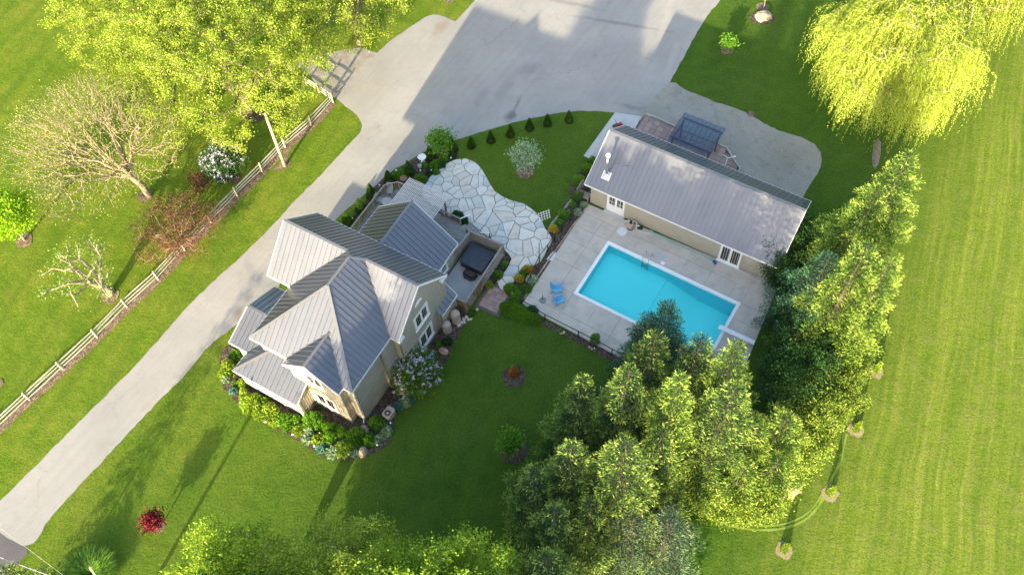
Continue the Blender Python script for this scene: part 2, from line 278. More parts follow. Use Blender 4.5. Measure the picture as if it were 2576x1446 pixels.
# foliage
MT['maple'] = mat_leaf('spring_maple_leaf', (0.15, 0.23, 0.016), (0.33, 0.43, 0.045), 0.45, (0.47, 0.55, 0.10))
MT['lime'] = mat_leaf('lime_leaf', (0.15, 0.33, 0.010), (0.36, 0.56, 0.02), 0.4)
MT['limetree'] = mat_leaf('fresh_green_leaf', (0.11, 0.22, 0.014), (0.28, 0.42, 0.03), 0.42, (0.40, 0.52, 0.07))
MT['willow'] = mat_leaf('willow_leaf', (0.22, 0.30, 0.030), (0.40, 0.48, 0.065), 0.45, (0.52, 0.56, 0.13))
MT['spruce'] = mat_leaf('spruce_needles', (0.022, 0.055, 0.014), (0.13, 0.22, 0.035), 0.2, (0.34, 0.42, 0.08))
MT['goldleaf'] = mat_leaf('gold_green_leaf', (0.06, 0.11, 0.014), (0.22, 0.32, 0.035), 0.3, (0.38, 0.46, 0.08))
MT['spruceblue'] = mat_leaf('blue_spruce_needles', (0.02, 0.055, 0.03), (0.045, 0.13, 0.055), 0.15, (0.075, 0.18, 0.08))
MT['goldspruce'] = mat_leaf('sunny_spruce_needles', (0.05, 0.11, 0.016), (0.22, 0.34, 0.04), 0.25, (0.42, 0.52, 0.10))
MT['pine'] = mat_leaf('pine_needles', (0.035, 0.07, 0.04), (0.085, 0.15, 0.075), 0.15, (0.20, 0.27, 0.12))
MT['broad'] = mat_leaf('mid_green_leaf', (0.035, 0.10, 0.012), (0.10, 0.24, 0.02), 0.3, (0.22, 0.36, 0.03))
MT['bright'] = mat_leaf('bright_green_leaf', (0.055, 0.17, 0.012), (0.17, 0.35, 0.026), 0.35)
MT['dark'] = mat_leaf('dark_green_leaf', (0.018, 0.055, 0.012), (0.045, 0.125, 0.022), 0.2)
MT['cedarleaf'] = mat_leaf('cedar_spray', (0.022, 0.065, 0.010), (0.075, 0.17, 0.018), 0.2)
MT['orange'] = mat_leaf('orange_leaf', (0.30, 0.10, 0.03), (0.48, 0.22, 0.05), 0.35, (0.35, 0.42, 0.05))
MT['gold'] = mat_leaf('gold_leaf', (0.35, 0.25, 0.02), (0.55, 0.40, 0.04), 0.35, (0.30, 0.40, 0.03))
MT['yellowgreen'] = mat_leaf('yellow_green_leaf', (0.13, 0.25, 0.018), (0.34, 0.46, 0.045), 0.35)
MT['varieg'] = mat_leaf('variegated_leaf', (0.12, 0.26, 0.09), (0.30, 0.44, 0.24), 0.3, (0.62, 0.68, 0.50))
MT['palegreen'] = mat_leaf('pale_green_leaf', (0.14, 0.24, 0.05), (0.28, 0.40, 0.10), 0.35)
MT['bluehosta'] = mat_leaf('blue_hosta_leaf', (0.08, 0.22, 0.16), (0.16, 0.34, 0.26), 0.3)
MT['smoke'] = mat_leaf('purple_brown_leaf', (0.075, 0.030, 0.020), (0.16, 0.068, 0.042), 0.3, (0.26, 0.13, 0.075))
MT['burgundy'] = mat_leaf('burgundy_leaf', (0.10, 0.010, 0.018), (0.24, 0.02, 0.035), 0.3)
MT['lilac'] = mat_leaf('lilac_blossom', (0.40, 0.36, 0.50), (0.66, 0.62, 0.74), 0.2)
MT['whitebloom'] = mat_leaf('white_blossom', (0.68, 0.72, 0.64), (0.84, 0.86, 0.80), 0.2)
MT['bud'] = mat_leaf('pale_bud', (0.24, 0.26, 0.06), (0.36, 0.36, 0.09), 0.3)

# ------------------------------------------------------------------ mesh helpers
COL = scene.collection
def mesh_obj(name, V, F, mat, parent=None, smooth=False):
    me = bpy.data.meshes.new(name); me.from_pydata([tuple(v) for v in V], [], F); me.update()
    if isinstance(mat, str): mat = MT[mat]
    me.materials.append(mat)
    if smooth: me.polygons.foreach_set('use_smooth', [True]*len(me.polygons))
    o = bpy.data.objects.new(name, me); COL.objects.link(o)
    if parent: o.parent = parent
    return o
def np_mesh(name, V, F, mat, tint=None, parent=None, smooth=False):
    V = np.asarray(V, dtype=np.float32); F = np.asarray(F, dtype=np.int32); k = F.shape[1]
    me = bpy.data.meshes.new(name); me.vertices.add(len(V)); me.vertices.foreach_set('co', V.ravel())
    me.loops.add(F.size); me.loops.foreach_set('vertex_index', F.ravel())
    me.polygons.add(len(F)); me.polygons.foreach_set('loop_start', np.arange(len(F), dtype=np.int32)*k)
    try: me.polygons.foreach_set('loop_total', np.full(len(F), k, dtype=np.int32))
    except Exception: pass
    me.update(calc_edges=True)
    if smooth: me.polygons.foreach_set('use_smooth', [True]*len(F))
    if tint is not None:
        a = me.attributes.new('tint', 'FLOAT', 'FACE'); a.data.foreach_set('value', np.asarray(tint, dtype=np.float32))
    me.materials.append(MT[mat] if isinstance(mat, str) else mat)
    o = bpy.data.objects.new(name, me); COL.objects.link(o)
    if parent: o.parent = parent
    return o
def tag(o, label=None, cat=None, group=None, kind=None):
    if label: o['label'] = label
    if cat: o['category'] = cat
    if group: o['group'] = group
    if kind: o['kind'] = kind
    return o
def thing(name, label, cat, loc=(0, 0, 0), rz=0.0, group=None):
    o = bpy.data.objects.new(name, None); COL.objects.link(o); o.empty_display_size = 0.2
    o.location = loc; o.rotation_euler = (0, 0, rz); tag(o, label, cat, group); return o
def copy_tree(o, parent=None):
    c = o.copy(); COL.objects.link(c)
    if parent: c.parent = parent
    for ch in list(o.children): copy_tree(ch, c)
    return c
class MB:
    def __init__(s): s.v = []; s.f = []
    def add(s, V, F):
        n = len(s.v); s.v += [tuple(x) for x in V]; s.f += [tuple(i+n for i in f) for f in F]; return s
    def box(s, x0, y0, z0, x1, y1, z1):
        V = [(x0, y0, z0), (x1, y0, z0), (x1, y1, z0), (x0, y1, z0), (x0, y0, z1), (x1, y0, z1), (x1, y1, z1), (x0, y1, z1)]
        return s.add(V, [(0, 3, 2, 1), (4, 5, 6, 7), (0, 1, 5, 4), (1, 2, 6, 5), (2, 3, 7, 6), (3, 0, 4, 7)])
    def bar(s, a, b, wd, ht, up=(0, 0, 1)):
        a = Vector(a); b = Vector(b); d = (b-a).normalized(); u = Vector(up)
        sd = d.cross(u)
        if sd.length < 1e-4: sd = d.cross(Vector((1, 0, 0)))
        sd.normalize(); u = sd.cross(d).normalized()
        V = []
        for p in (a, b):
            for i, j in ((-1, -1), (1, -1), (1, 1), (-1, 1)): V.append(p + sd*(i*wd/2) + u*(j*ht/2))
        return s.add(V, [(0, 1, 2, 3), (7, 6, 5, 4), (0, 4, 5, 1), (1, 5, 6, 2), (2, 6, 7, 3), (3, 7, 4, 0)])
    def tube(s, pts, r, n=8, cap=True):
        pts = [Vector(p) for p in pts]; rs = r if isinstance(r, (list, tuple)) else [r]*len(pts)
        base = len(s.v); V = []; F = []; ref = None
        for i, p in enumerate(pts):
            d = (pts[min(i+1, len(pts)-1)] - pts[max(i-1, 0)]).normalized()
            if ref is None: ref = d.orthogonal().normalized()
            a = (ref - d*ref.dot(d))
            a = a.normalized() if a.length > 1e-5 else d.orthogonal().normalized()
            ref = a; b = d.cross(a)
            for k in range(n):
                t = 2*math.pi*k/n; V.append(p + a*(math.cos(t)*rs[i]) + b*(math.sin(t)*rs[i]))
        for i in range(len(pts)-1):
            for k in range(n):
                F.append((i*n+k, i*n+(k+1) % n, (i+1)*n+(k+1) % n, (i+1)*n+k))
        if cap: F.append(tuple(range(n-1, -1, -1))); F.append(tuple((len(pts)-1)*n+k for k in range(n)))
        return s.add(V, F)
    def lathe(s, c, prof, n=20):
        V = []; F = []; c = Vector(c)
        for r, z in prof:
            for k in range(n):
                t = 2*math.pi*k/n; V.append(c + Vector((r*math.cos(t), r*math.sin(t), z)))
        for i in range(len(prof)-1):
            for k in range(n): F.append((i*n+k, i*n+(k+1) % n, (i+1)*n+(k+1) % n, (i+1)*n+k))
        F.append(tuple((len(prof)-1)*n+k for k in range(n)))
        return s.add(V, F)
    def prism(s, poly, z0, z1):
        n = len(poly); V = [(p[0], p[1], z0) for p in poly] + [(p[0], p[1], z1) for p in poly]
        tri = tessellate_polygon([[Vector((p[0], p[1], 0)) for p in poly]])
        F = []
        for a, b, c in tri:
            pa, pb, pc = poly[a], poly[b], poly[c]
            cr = (pb[0]-pa[0])*(pc[1]-pa[1])-(pb[1]-pa[1])*(pc[0]-pa[0])
            if cr < 0: a, b, c = a, c, b
            F.append((n+a, n+b, n+c)); F.append((a, c, b))
        ar = sum(poly[i][0]*poly[(i+1) % n][1]-poly[(i+1) % n][0]*poly[i][1] for i in range(n))
        for i in range(n):
            j = (i+1) % n
            F.append((i, j, n+j, n+i) if ar > 0 else (j, i, n+i, n+j))
        return s.add(V, F)
    def build(s, name, mat, parent=None, smooth=False, kind=None):
        o = mesh_obj(name, s.v, s.f, mat, parent, smooth)
        if kind: o['kind'] = kind
        return o
def smooth_poly(pts, closed=True, step=0.5, jit=0.0, hold=()):
    """resample a world polyline with catmull-rom; pts whose index is in hold stay sharp"""
    n = len(pts); out = []
    rng = range(n if closed else n-1)
    for i in rng:
        p1, p2 = pts[i], pts[(i+1) % n]
        p0 = pts[(i-1) % n] if (closed or i > 0) else p1; p3 = pts[(i+2) % n] if (closed or i < n-2) else p2
        if i in hold: p0 = p1
        if (i+1) % n in hold: p3 = p2
        L = math.hypot(p2[0]-p1[0], p2[1]-p1[1]); k = max(1, int(L/step))
        for j in range(k):
            t = j/k
            q = [0.5*((2*p1[c])+(-p0[c]+p2[c])*t+(2*p0[c]-5*p1[c]+4*p2[c]-p3[c])*t*t+(-p0[c]+3*p1[c]-3*p2[c]+p3[c])*t**3) for c in (0, 1)]
            if jit and not (j == 0 and i in hold): q[0] += random.uniform(-jit, jit); q[1] += random.uniform(-jit, jit)
            out.append((q[0], q[1]))
    if not closed: out.append((pts[-1][0], pts[-1][1]))
    return out
def sheet(name, poly, z, mat, holes=(), parent=None, kind='structure'):
    loops = [[Vector((p[0], p[1], 0)) for p in poly]] + [[Vector((p[0], p[1], 0)) for p in h] for h in holes]
    flat = [p for l in loops for p in l]; F = []
    for a, b, c in tessellate_polygon(loops):
        pa, pb, pc = flat[a], flat[b], flat[c]
        if (pb-pa).cross(pc-pa).z < 0: b, c = c, b
        F.append((a, b, c))
    o = mesh_obj(name, [(p.x, p.y, z) for p in flat], F, mat, parent)
    if kind: o['kind'] = kind
    return o
def PP(*pts, z=0.0): return [P(x, y, z) for x, y in pts]
def clip2(poly, a, b, c):
    """keep a*x+b*y<=c"""
    out = []
    for i in range(len(poly)):
        p, q = poly[i], poly[(i+1) % len(poly)]
        dp = a*p[0]+b*p[1]-c; dq = a*q[0]+b*q[1]-c
        if dp <= 0: out.append(p)
        if (dp < 0 < dq) or (dq < 0 < dp):
            t = dp/(dp-dq); out.append((p[0]+(q[0]-p[0])*t, p[1]+(q[1]-p[1])*t))
    return out
def area2(poly): return sum(poly[i][0]*poly[(i+1) % len(poly)][1]-poly[(i+1) % len(poly)][0]*poly[i][1] for i in range(len(poly)))/2
def inpoly(x, y, poly):
    r = False; j = len(poly)-1
    for i in range(len(poly)):
        if (poly[i][1] > y) != (poly[j][1] > y) and x < (poly[j][0]-poly[i][0])*(y-poly[i][1])/(poly[j][1]-poly[i][1])+poly[i][0]: r = not r
        j = i
    return r

# ------------------------------------------------------------------ foliage helpers
def nrm(a): return a/np.maximum(np.linalg.norm(a, axis=1, keepdims=True), 1e-9)
def leaf_geo(pos, d, L, W, flat=None):
    """diamond leaves: pos (N,3) base, d (N,3) direction, L, W sizes"""
    n = len(pos); L = np.broadcast_to(L, n)[:, None]; W = np.broadcast_to(W, n)[:, None]
    r = RNG.normal(size=(n, 3)) if flat is None else np.tile(np.array(flat, float), (n, 1)) + RNG.normal(size=(n, 3))*0.35
    s = nrm(np.cross(d, r))
    V = np.stack([pos, pos+d*L*0.45+s*W/2, pos+d*L, pos+d*L*0.45-s*W/2], 1).reshape(-1, 3)
    F = np.arange(n*4).reshape(n, 4); return V, F
def tube_geo(A, B, ra, rb, n=5):
    A = np.asarray(A, float); B = np.asarray(B, float); m = len(A)
    d = nrm(B-A); ref = np.where(np.abs(d[:, 2:3]) > 0.9, np.array([[1.0, 0, 0]]), np.array([[0, 0, 1.0]]))
    u = nrm(np.cross(d, ref)); v = np.cross(d, u); t = np.arange(n)*2*math.pi/n
    ring = u[:, None, :]*np.cos(t)[None, :, None] + v[:, None, :]*np.sin(t)[None, :, None]
    V0 = A[:, None, :]+ring*np.asarray(ra)[:, None, None]; V1 = B[:, None, :]+ring*np.asarray(rb)[:, None, None]
    V = np.concatenate([V0, V1], 1).reshape(-1, 3)
    k = np.arange(n); q = np.stack([k, (k+1) % n, (k+1) % n+n, k+n], 1)
    F = (q[None]+(np.arange(m)*2*n)[:, None, None]).reshape(-1, 4); return V, F
def grow(base_h, R, Rz, zc, N, rb, seed, lobes=7, lob=0.35, inner=0.45, rw=0.25, lean=(0, 0)):
    """space filling skeleton: returns nodes, parent index, radii"""
    g = np.random.default_rng(seed)
    ld = nrm(g.normal(size=(lobes, 3))); ld[:, 2] = np.abs(ld[:, 2])*0.6
    dirs = nrm(g.normal(size=(N, 3)))
    dirs[:, 2] = np.where(dirs[:, 2] < -0.55, -dirs[:, 2], dirs[:, 2])
    k = np.max(dirs @ nrm(ld).T, axis=1)
    rad = (inner+(1-inner)*g.random(N)**0.5)*(1-lob+lob*np.clip(k, 0, 1)*1.25)
    pts = dirs*rad[:, None]*np.array([R, R, Rz]) + np.array([0, 0, zc])
    pts[:, 2] = np.maximum(pts[:, 2], base_h*0.9)
    fork = np.array([0, 0, base_h])
    order = np.argsort(np.linalg.norm(pts-fork, axis=1)); pts = pts[order]
    nodes = [np.zeros(3), np.array([0.05, 0.03, base_h*0.5]), fork]; par = [-1, 0, 1]
    # a few leader limbs
    for i in range(6):
        a = i*2*math.pi/6+g.random()*0.8; rr = 0.45*R*(0.7+0.5*g.random())
        q = np.array([rr*math.cos(a), rr*math.sin(a), zc-Rz*0.15+g.random()*Rz*0.6])
        mid = fork*0.5+q*0.5+g.normal(size=3)*0.05*R; mid[2] += 0.05*R
        nodes.append(mid); par.append(2); nodes.append(q); par.append(len(nodes)-2)
    top = np.array([0, 0, zc+Rz*0.5]); nodes.append((fork+top)/2+g.normal(size=3)*0.04*R); par.append(2); nodes.append(top); par.append(len(nodes)-2)
    for p in pts:
        A = np.array(nodes[2:]); dd = np.linalg.norm(A-p, axis=1)+rw*np.linalg.norm(A-fork, axis=1)
        j = int(np.argmin(dd))+2
        d0 = np.linalg.norm(nodes[j]-p)
        if d0 > 1.2:
            m = nodes[j]*0.5+p*0.5+g.normal(size=3)*0.08*d0; nodes.append(m); par.append(j); j = len(nodes)-1
        nodes.append(p); par.append(j)
    nodes = np.array(nodes); nodes[:, :2] += np.clip(nodes[:, 2:3]-base_h*.3, 0, None)/(zc+Rz)*np.array([lean]); par = np.array(par); cnt = np.ones(len(nodes))
    for i in range(len(nodes)-1, 0, -1): cnt[par[i]] += cnt[i]
    rad = rb*(cnt/cnt[0])**0.5
    return nodes, par, rad
def leafy_tree(name, label, cat, loc, h, R, mat, bark='bark', N=260, lp=60, ls=0.24, spread=0.55, seed=1, trunk=0.3, base=0.28, group=None, rz=0.0, cz=0.62, lob=0.35, tw=True, blossoms=None, Rz=None, minr=0.012, inner=0.45, rw=0.25, lean=(0, 0), lobes=7):
    g = np.random.default_rng(seed)
    Rz = Rz or h*(1-cz)
    nodes, par, rad = grow(h*base, R, Rz, h*cz, N, trunk, seed, lob=lob, inner=inner, rw=rw, lean=lean, lobes=lobes)
    root = thing(name, label, cat, loc, rz, group)
    i = np.arange(1, len(nodes)); V, F = tube_geo(nodes[par[i]], nodes[i], np.maximum(rad[par[i]], minr), np.maximum(rad[i], minr*0.7), 6)
    # thinner first segment flare
    np_mesh('trunk', V, F, bark, parent=root, smooth=True)
    leafn = nodes[9:]
    k = len(leafn); ctr = np.repeat(leafn, lp, 0)
    cl = np.repeat(g.random(k), lp)
    off = g.normal(size=(k*lp, 3))*spread; off[:, 2] *= 0.7
    pos = ctr+off
    d = nrm(off*0.8+g.normal(size=(k*lp, 3))*0.6+np.array([0, 0, 0.35]))
    V, F = leaf_geo(pos, d, ls*(0.7+0.6*g.random(len(pos))), ls*0.62*(0.7+0.6*g.random(len(pos))))
    tint = np.clip(0.25*cl+0.75*g.random(len(pos)), 0, 1)
    np_mesh('crown', V, F, mat, tint, root)
    if blossoms:
        bm, bn, bs = blossoms
        out = np.linalg.norm((leafn-np.array([0, 0, h*cz]))/np.array([R, R, Rz]), axis=1)
        idx = g.choice(np.argsort(out)[-max(6, int(k*0.8)):], bn)
        q = leafn[idx]+nrm(g.normal(size=(bn, 3))+np.array([0, 0, 0.9]))*spread*1.5
        q = np.repeat(q, 8, 0)+g.normal(size=(bn*8, 3))*bs*0.35
        V, F = leaf_geo(q, nrm(g.normal(size=q.shape)+np.array([0, 0, .5])), bs*0.9, bs*0.75)
        np_mesh('blossom', V, F, bm, g.random(len(q)), root)
    return root
def conifer(name, label, loc, h, R, mat, seed=1, group=None, base=0.04, step=0.60, droop=0.24, tipw=0.062, dens=1.0, power=0.8, rz=0.0, cat='spruce tree', up=0.25, irr=0.25):
    g = np.random.default_rng(seed); root = thing(name, label, cat, loc, rz, group)
    V, F = tube_geo([[0, 0, 0], [0, 0, h*0.4]], [[0, 0, h*0.4], [0, 0, h*0.97]], [R*0.065, R*0.036], [R*0.036, 0.012], 7)
    TA, TB, RA, RB = [], [], [], []
    pos, dr, ln, tn = [], [], [], []
    z = h*base; asym = g.random(8)*irr*2-irr
    while z < h*0.985:
        f = 1-z/h; r = R*(f**power)
        nb = max(4, int(4+3.2*f*dens)); a0 = g.random()*6.28
        for b in range(nb):
            a = a0+b*6.283/nb+g.normal()*0.2
            rr = r*(0.62+0.62*g.random())*(1+asym[int((a % 6.283)/6.284*8)]*0.6)+0.15
            bt_ = g.normal()*.10
            dx = np.array([math.cos(a), math.sin(a), 0]); sd = np.array([-math.sin(a), math.cos(a), 0])
            n = max(3, int(rr/0.16)); t = np.linspace(0.12, 1, n)
            zz = z+0.05*rr*t-droop*rr*t*t*1.6+up*rr*np.maximum(t-0.7, 0)
            pts = dx[None]*(rr*t)[:, None]; pts[:, 2] = zz
            TA.append([0, 0, z]); TB.append(pts[-1]*0.9+np.array([0, 0, pts[-1][2]*0.1])); RA.append(0.012+0.009*rr); RB.append(0.006)
            for s in (-1, 1):
                tl = (0.20+0.50*rr*(1-t)*0.55+0.14)*(0.75+0.5*g.random(n)); tl = np.minimum(tl, 0.75)
                for i in range(n):
                    if t[i] < 0.25 and f > 0.3: continue
                    m = max(2, int(tl[i]/0.068*dens)); u = (np.arange(m)+g.random(m))/m
                    tdir = dx*0.62+sd*s*0.8
                    q = pts[i][None]+tdir[None]*(u*tl[i])[:, None]+g.normal(size=(m, 3))*0.035
                    q[:, 2] -= 0.10*u*tl[i]
                    pos.append(q); dd = np.tile(tdir, (m, 1))+g.normal(size=(m, 3))*0.45; dd[:, 2] += 0.28; dr.append(dd)
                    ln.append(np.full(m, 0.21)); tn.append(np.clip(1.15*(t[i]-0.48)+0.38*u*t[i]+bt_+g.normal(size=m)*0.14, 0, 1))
            q = pts[-1][None]+g.normal(size=(3, 3))*0.04; pos.append(q); dd = np.tile(dx, (3, 1))+g.normal(size=(3, 3))*0.3; dd[:, 2] += 0.3
            dr.append(dd); ln.append(np.full(3, 0.30)); tn.append(np.clip(0.85+g.normal(size=3)*0.15, 0, 1))
        z += step*(0.75+0.25*f)*(0.85+0.3*g.random())
    V2, F2 = tube_geo(TA, TB, RA, RB, 4)
    np_mesh('trunk', np.concatenate([V, V2]), np.concatenate([F, F2+len(V)]), 'darkbark', parent=root) if F.shape[1] == F2.shape[1] else None
    pos = np.concatenate(pos); dr = nrm(np.concatenate(dr)); ln = np.concatenate(ln)*(0.8+0.5*g.random(len(pos)))
    V, F = leaf_geo(pos, dr, ln, tipw*(0.8+0.4*g.random(len(pos))))
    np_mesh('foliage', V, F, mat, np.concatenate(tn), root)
    return root
def bush_geo(R, H, n, ls, seed, shape='dome', lw=0.6, flat=None, lobes=9, outer=0.5):
    g = np.random.default_rng(seed); d = nrm(g.normal(size=(n, 3))); d[:, 2] = np.abs(d[:, 2])
    ld = nrm(g.normal(size=(lobes, 3))); ld[:, 2] = np.abs(ld[:, 2]); k = np.max(d @ nrm(ld).T, 1)
    r = (outer+(1-outer)*g.random(n)**0.6)*(0.58+0.55*np.clip((k-0.55)/0.45, 0, 1)**0.8)
    if shape == 'cone':
        zz = g.random(n)**1.15; rr = (1-zz)**0.75*(0.75+0.3*g.random(n)); a = g.random(n)*6.283
        pos = np.stack([R*rr*np.cos(a), R*rr*np.sin(a), H*zz], 1); dd = nrm(np.stack([np.cos(a)*0.5, np.sin(a)*0.5, 1.0+0*a], 1)+g.normal(size=(n, 3))*0.35)
    else:
        pos = d*r[:, None]*np.array([R, R, H]); dd = nrm(d*0.9+g.normal(size=(n, 3))*0.6+np.array([0, 0, 0.2]))
    V, F = leaf_geo(pos-dd*ls*0.4, dd, ls*(0.7+0.6*g.random(n)), ls*lw*(0.7+0.6*g.random(n)), flat)
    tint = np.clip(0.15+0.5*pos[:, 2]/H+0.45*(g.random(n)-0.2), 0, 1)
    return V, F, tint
def bush(name, label, cat, px, py, R, H, mat, n=900, ls=0.16, seed=0, shape='dome', group=None, lw=0.6, loc=None, flower=None, z0=0.0, flat=None):
    """single-mesh shrub, or an Empty with foliage and blossom"""
    p = loc if loc is not None else P(px, py)
    V, F, t = bush_geo(R, H, n, ls, seed or int(px*7+py), shape, lw, flat)
    if flower:
        root = thing(name, label, cat, (p[0], p[1], z0), 0, group)
        np_mesh('foliage', V, F, mat, t, root)
        fm, fn, fs = flower; g = np.random.default_rng(seed+5)
        d = nrm(g.normal(size=(fn, 3))); d[:, 2] = np.abs(d[:, 2]); q = d*np.array([R, R, H])*(0.86+0.15*g.random((fn, 1)))
        q = np.repeat(q, 7, 0)+g.normal(size=(fn*7, 3))*fs*0.32
        V, F = leaf_geo(q, nrm(g.normal(size=q.shape)+np.array([0, 0, .6])), fs*0.9, fs*0.7); np_mesh('blossom', V, F, fm, g.random(len(q)), root)
        return root
    o = np_mesh(name, V, F, mat, t); o.location = (p[0], p[1], z0); tag(o, label, cat, group); return o
def rock(name, label, px, py, rx, ry, h, mat, seed, group=None, rz=None, parent=None, loc=None, cat='rock', z0=0.0):
    g = np.random.default_rng(seed); m = MB(); n1, n2 = 9, 6; V = []; F = []
    for j in range(n2+1):
        ph = math.pi*0.5*(1-j/n2) if j < n2 else 0
        for i in range(n1):
            t = 2*math.pi*i/n1; k = 1+g.normal()*0.09
            c = math.sin(math.pi/2*(j+0.6)/(n2+0.6))
            zz = math.cos(math.pi/2*(j/n2))
            V.append((rx*c*math.cos(t)*k, ry*c*math.sin(t)*k, h*zz*(1+g.normal()*0.05)-0.02))
    for j in range(n2):
        for i in range(n1): F.append((j*n1+i, (j+1)*n1+i, (j+1)*n1+(i+1) % n1, j*n1+(i+1) % n1))
    F.append(tuple(range(n1)))
    o = mesh_obj(name, V, F, mat, parent); p = loc if loc is not None else P(px, py)
    o.location = (p[0], p[1], z0); o.rotation_euler = (0, 0, g.random()*3 if rz is None else rz)
    if label: tag(o, label, cat, group)
    return o

# ================================================================== SETTING
pool_outer = [PF.w(u, v) for u, v in ((-0.0, 0.0), (12.6, 0.0), (12.6, -6.22), (0.0, -6.22))]
pool_hole = [PF.w(u, v) for u, v in ((0.05, -0.05), (12.55, -0.05), (12.55, -6.17), (0.05, -6.17))]
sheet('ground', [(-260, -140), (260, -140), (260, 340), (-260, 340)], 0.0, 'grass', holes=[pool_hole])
# public road corner, driveway, parking area
sheet('road', smooth_poly(PP((-700, 1010), (-60, 1298), (67, 1377), (70, 1392), (10, 1446), (-120, 1760), (-1100, 1400)), step=1.5, hold=(0, 1, 2, 4, 5, 6)), 0.010, 'road')
drive = [(-60, 1300), (0, 1260), (80, 1180), (130, 1130), (187, 1073), (321, 939), (406, 847), (481, 762), (552, 694), (613, 639), (692, 561), (738, 509), (805, 443), (847, 397), (880, 361), (905, 334), (908, 305), (888, 283), (862, 263),
         (846, 248), (880, 205), (949, 134), (982, 104), (1020, 78), (1060, 50), (1092, 37), (1120, 44), (1146, 55), (1202, -6), (1320, -150), (1900, -150), (1815, -4), (1790, 26), (1760, 71), (1737, 112), (1711, 161), (1687, 206),
         (1660, 240), (1625, 283), (1614, 294), (1546, 284), (1500, 280), (1440, 281), (1373, 291), (1299, 307), (1206, 334), (1142, 354), (1118, 366), (1072, 380), (1014, 414), (985, 431), (947, 464), (922, 486), (889, 514),
         (845, 553), (800, 600), (760, 640), (700, 720), (655, 770), (597, 816), (526, 870), (468, 939), (400, 1008), (337, 1073), (280, 1136), (213, 1206), (160, 1264), (123, 1306), (68, 1372)]
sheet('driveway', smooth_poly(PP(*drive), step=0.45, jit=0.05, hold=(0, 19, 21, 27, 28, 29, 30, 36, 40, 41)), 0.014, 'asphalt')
sheet('side_path', PP((812, 134), (908, 120), (949, 134), (880, 206), (846, 249), (800, 222), (780, 190), (740, 160)), 0.019, 'sideslab')
gravel = [(1687, 208), (1722, 226), (1760, 241), (1797, 256), (1872, 282), (1947, 323), (2015, 346), (2049, 365), (2067, 394), (2061, 430), (2040, 463), (2018, 500), (1990, 545), (1900, 480), (1700, 380), (1610, 300), (1640, 255)]
sheet('gravel_drive', smooth_poly(PP(*gravel), step=0.4, jit=0.06), 0.024, 'gravel')

# ---- planting beds (mulch)
def bed(name, pts, z=0.03, mat='mulch', hold=()): return sheet(name, smooth_poly(PP(*pts), step=0.4, jit=0.05, hold=hold), z, mat)
bed('front_bed', [(553, 900), (553, 927), (558, 964), (574, 989), (607, 1022), (648, 1054), (699, 1080), (746, 1107), (787, 1133), (827, 1152), (862, 1158), (908, 1152), (954, 1133), (982, 1110), (989, 1082), (992, 1047), (1004, 1030), (1047, 1003), (1080, 975),
                  (1115, 926), (1131, 891), (1148, 857), (1162, 829), (1180, 805), (1180, 780), (1150, 790), (1120, 800), (1050, 860), (960, 980), (900, 1040), (760, 1010), (640, 930), (590, 868), (570, 872)])
bed('north_bed', [(1139, 355), (1152, 372), (1155, 390), (1150, 400), (1143, 405), (1114, 422), (1085, 445), (1074, 463), (1050, 470), (985, 470), (930, 520), (880, 560), (845, 575), (850, 552), (889, 515), (922, 488), (947, 467), (985, 433), (1014, 417), (1072, 382), (1118, 369)], hold=(0, 7))
bed('north_edge_grass', [(889, 514), (922, 487), (935, 490), (905, 530), (865, 566), (843, 560)], 0.05, 'grass')
bed('east_bed', [(1484, 401), (1478, 420), (1450, 440), (1437, 454), (1434, 473), (1431, 501), (1412, 526), (1400, 550), (1386, 571), (1378, 592), (1390, 606), (1375, 640), (1362, 662), (1345, 670), (1315, 680), (1298, 706), (1275, 726), (1262, 745), (1250, 775), (1300, 800), (1350, 812), (1400, 835), (1454, 862), (1520, 900), (1600, 950),
                 (1640, 960), (1560, 885), (1454, 846), (1371, 806), (1312, 768), (1322, 745), (1400, 650), (1439, 571), (1462, 547), (1483, 512), (1490, 440)])
bed('path_side_bed', [(1285, 652), (1290, 668), (1275, 680), (1262, 700), (1247, 716), (1236, 722), (1225, 733), (1215, 745), (1222, 700), (1262, 640), (1277, 637)])
for i, (x, y, r) in enumerate([(1320, 431, 27), (1829, 127, 17), (1917, 42, 19), (1918, 18, 17), (1889, 288, 10), (1292, 947, 33), (1293, 1130, 38), (365, 492, 25), (62, 606, 26), (278, 745, 26), (640, 288, 30), (402, 1326, 14), (590, 448, 22), (2332, 313, 13), (1130, -2, 16),
                               (1186, 368, 13), (1235, 354, 12), (1284, 340, 12), (1332, 323, 12), (1377, 313, 12), (1431, 303, 11), (-4, 965, 14), (1345, 968, 14)]):
    if i == 22: continue
    c = P(x, y); r_ = r/33.0 if y > 300 else r/27.0
    g_ = np.random.default_rng(i); pl = [(c.x+r_*(1+g_.normal()*0.07)*math.cos(a), c.y+r_*(1+g_.normal()*0.07)*math.sin(a)) for a in np.linspace(0, 6.283, 26)[:-1]]
    sheet('mulch_ring', pl, 0.038, 'mulch2' if i in (0, 1, 3, 4, 7, 8, 9, 11, 13, 14) or i > 14 else 'mulch')
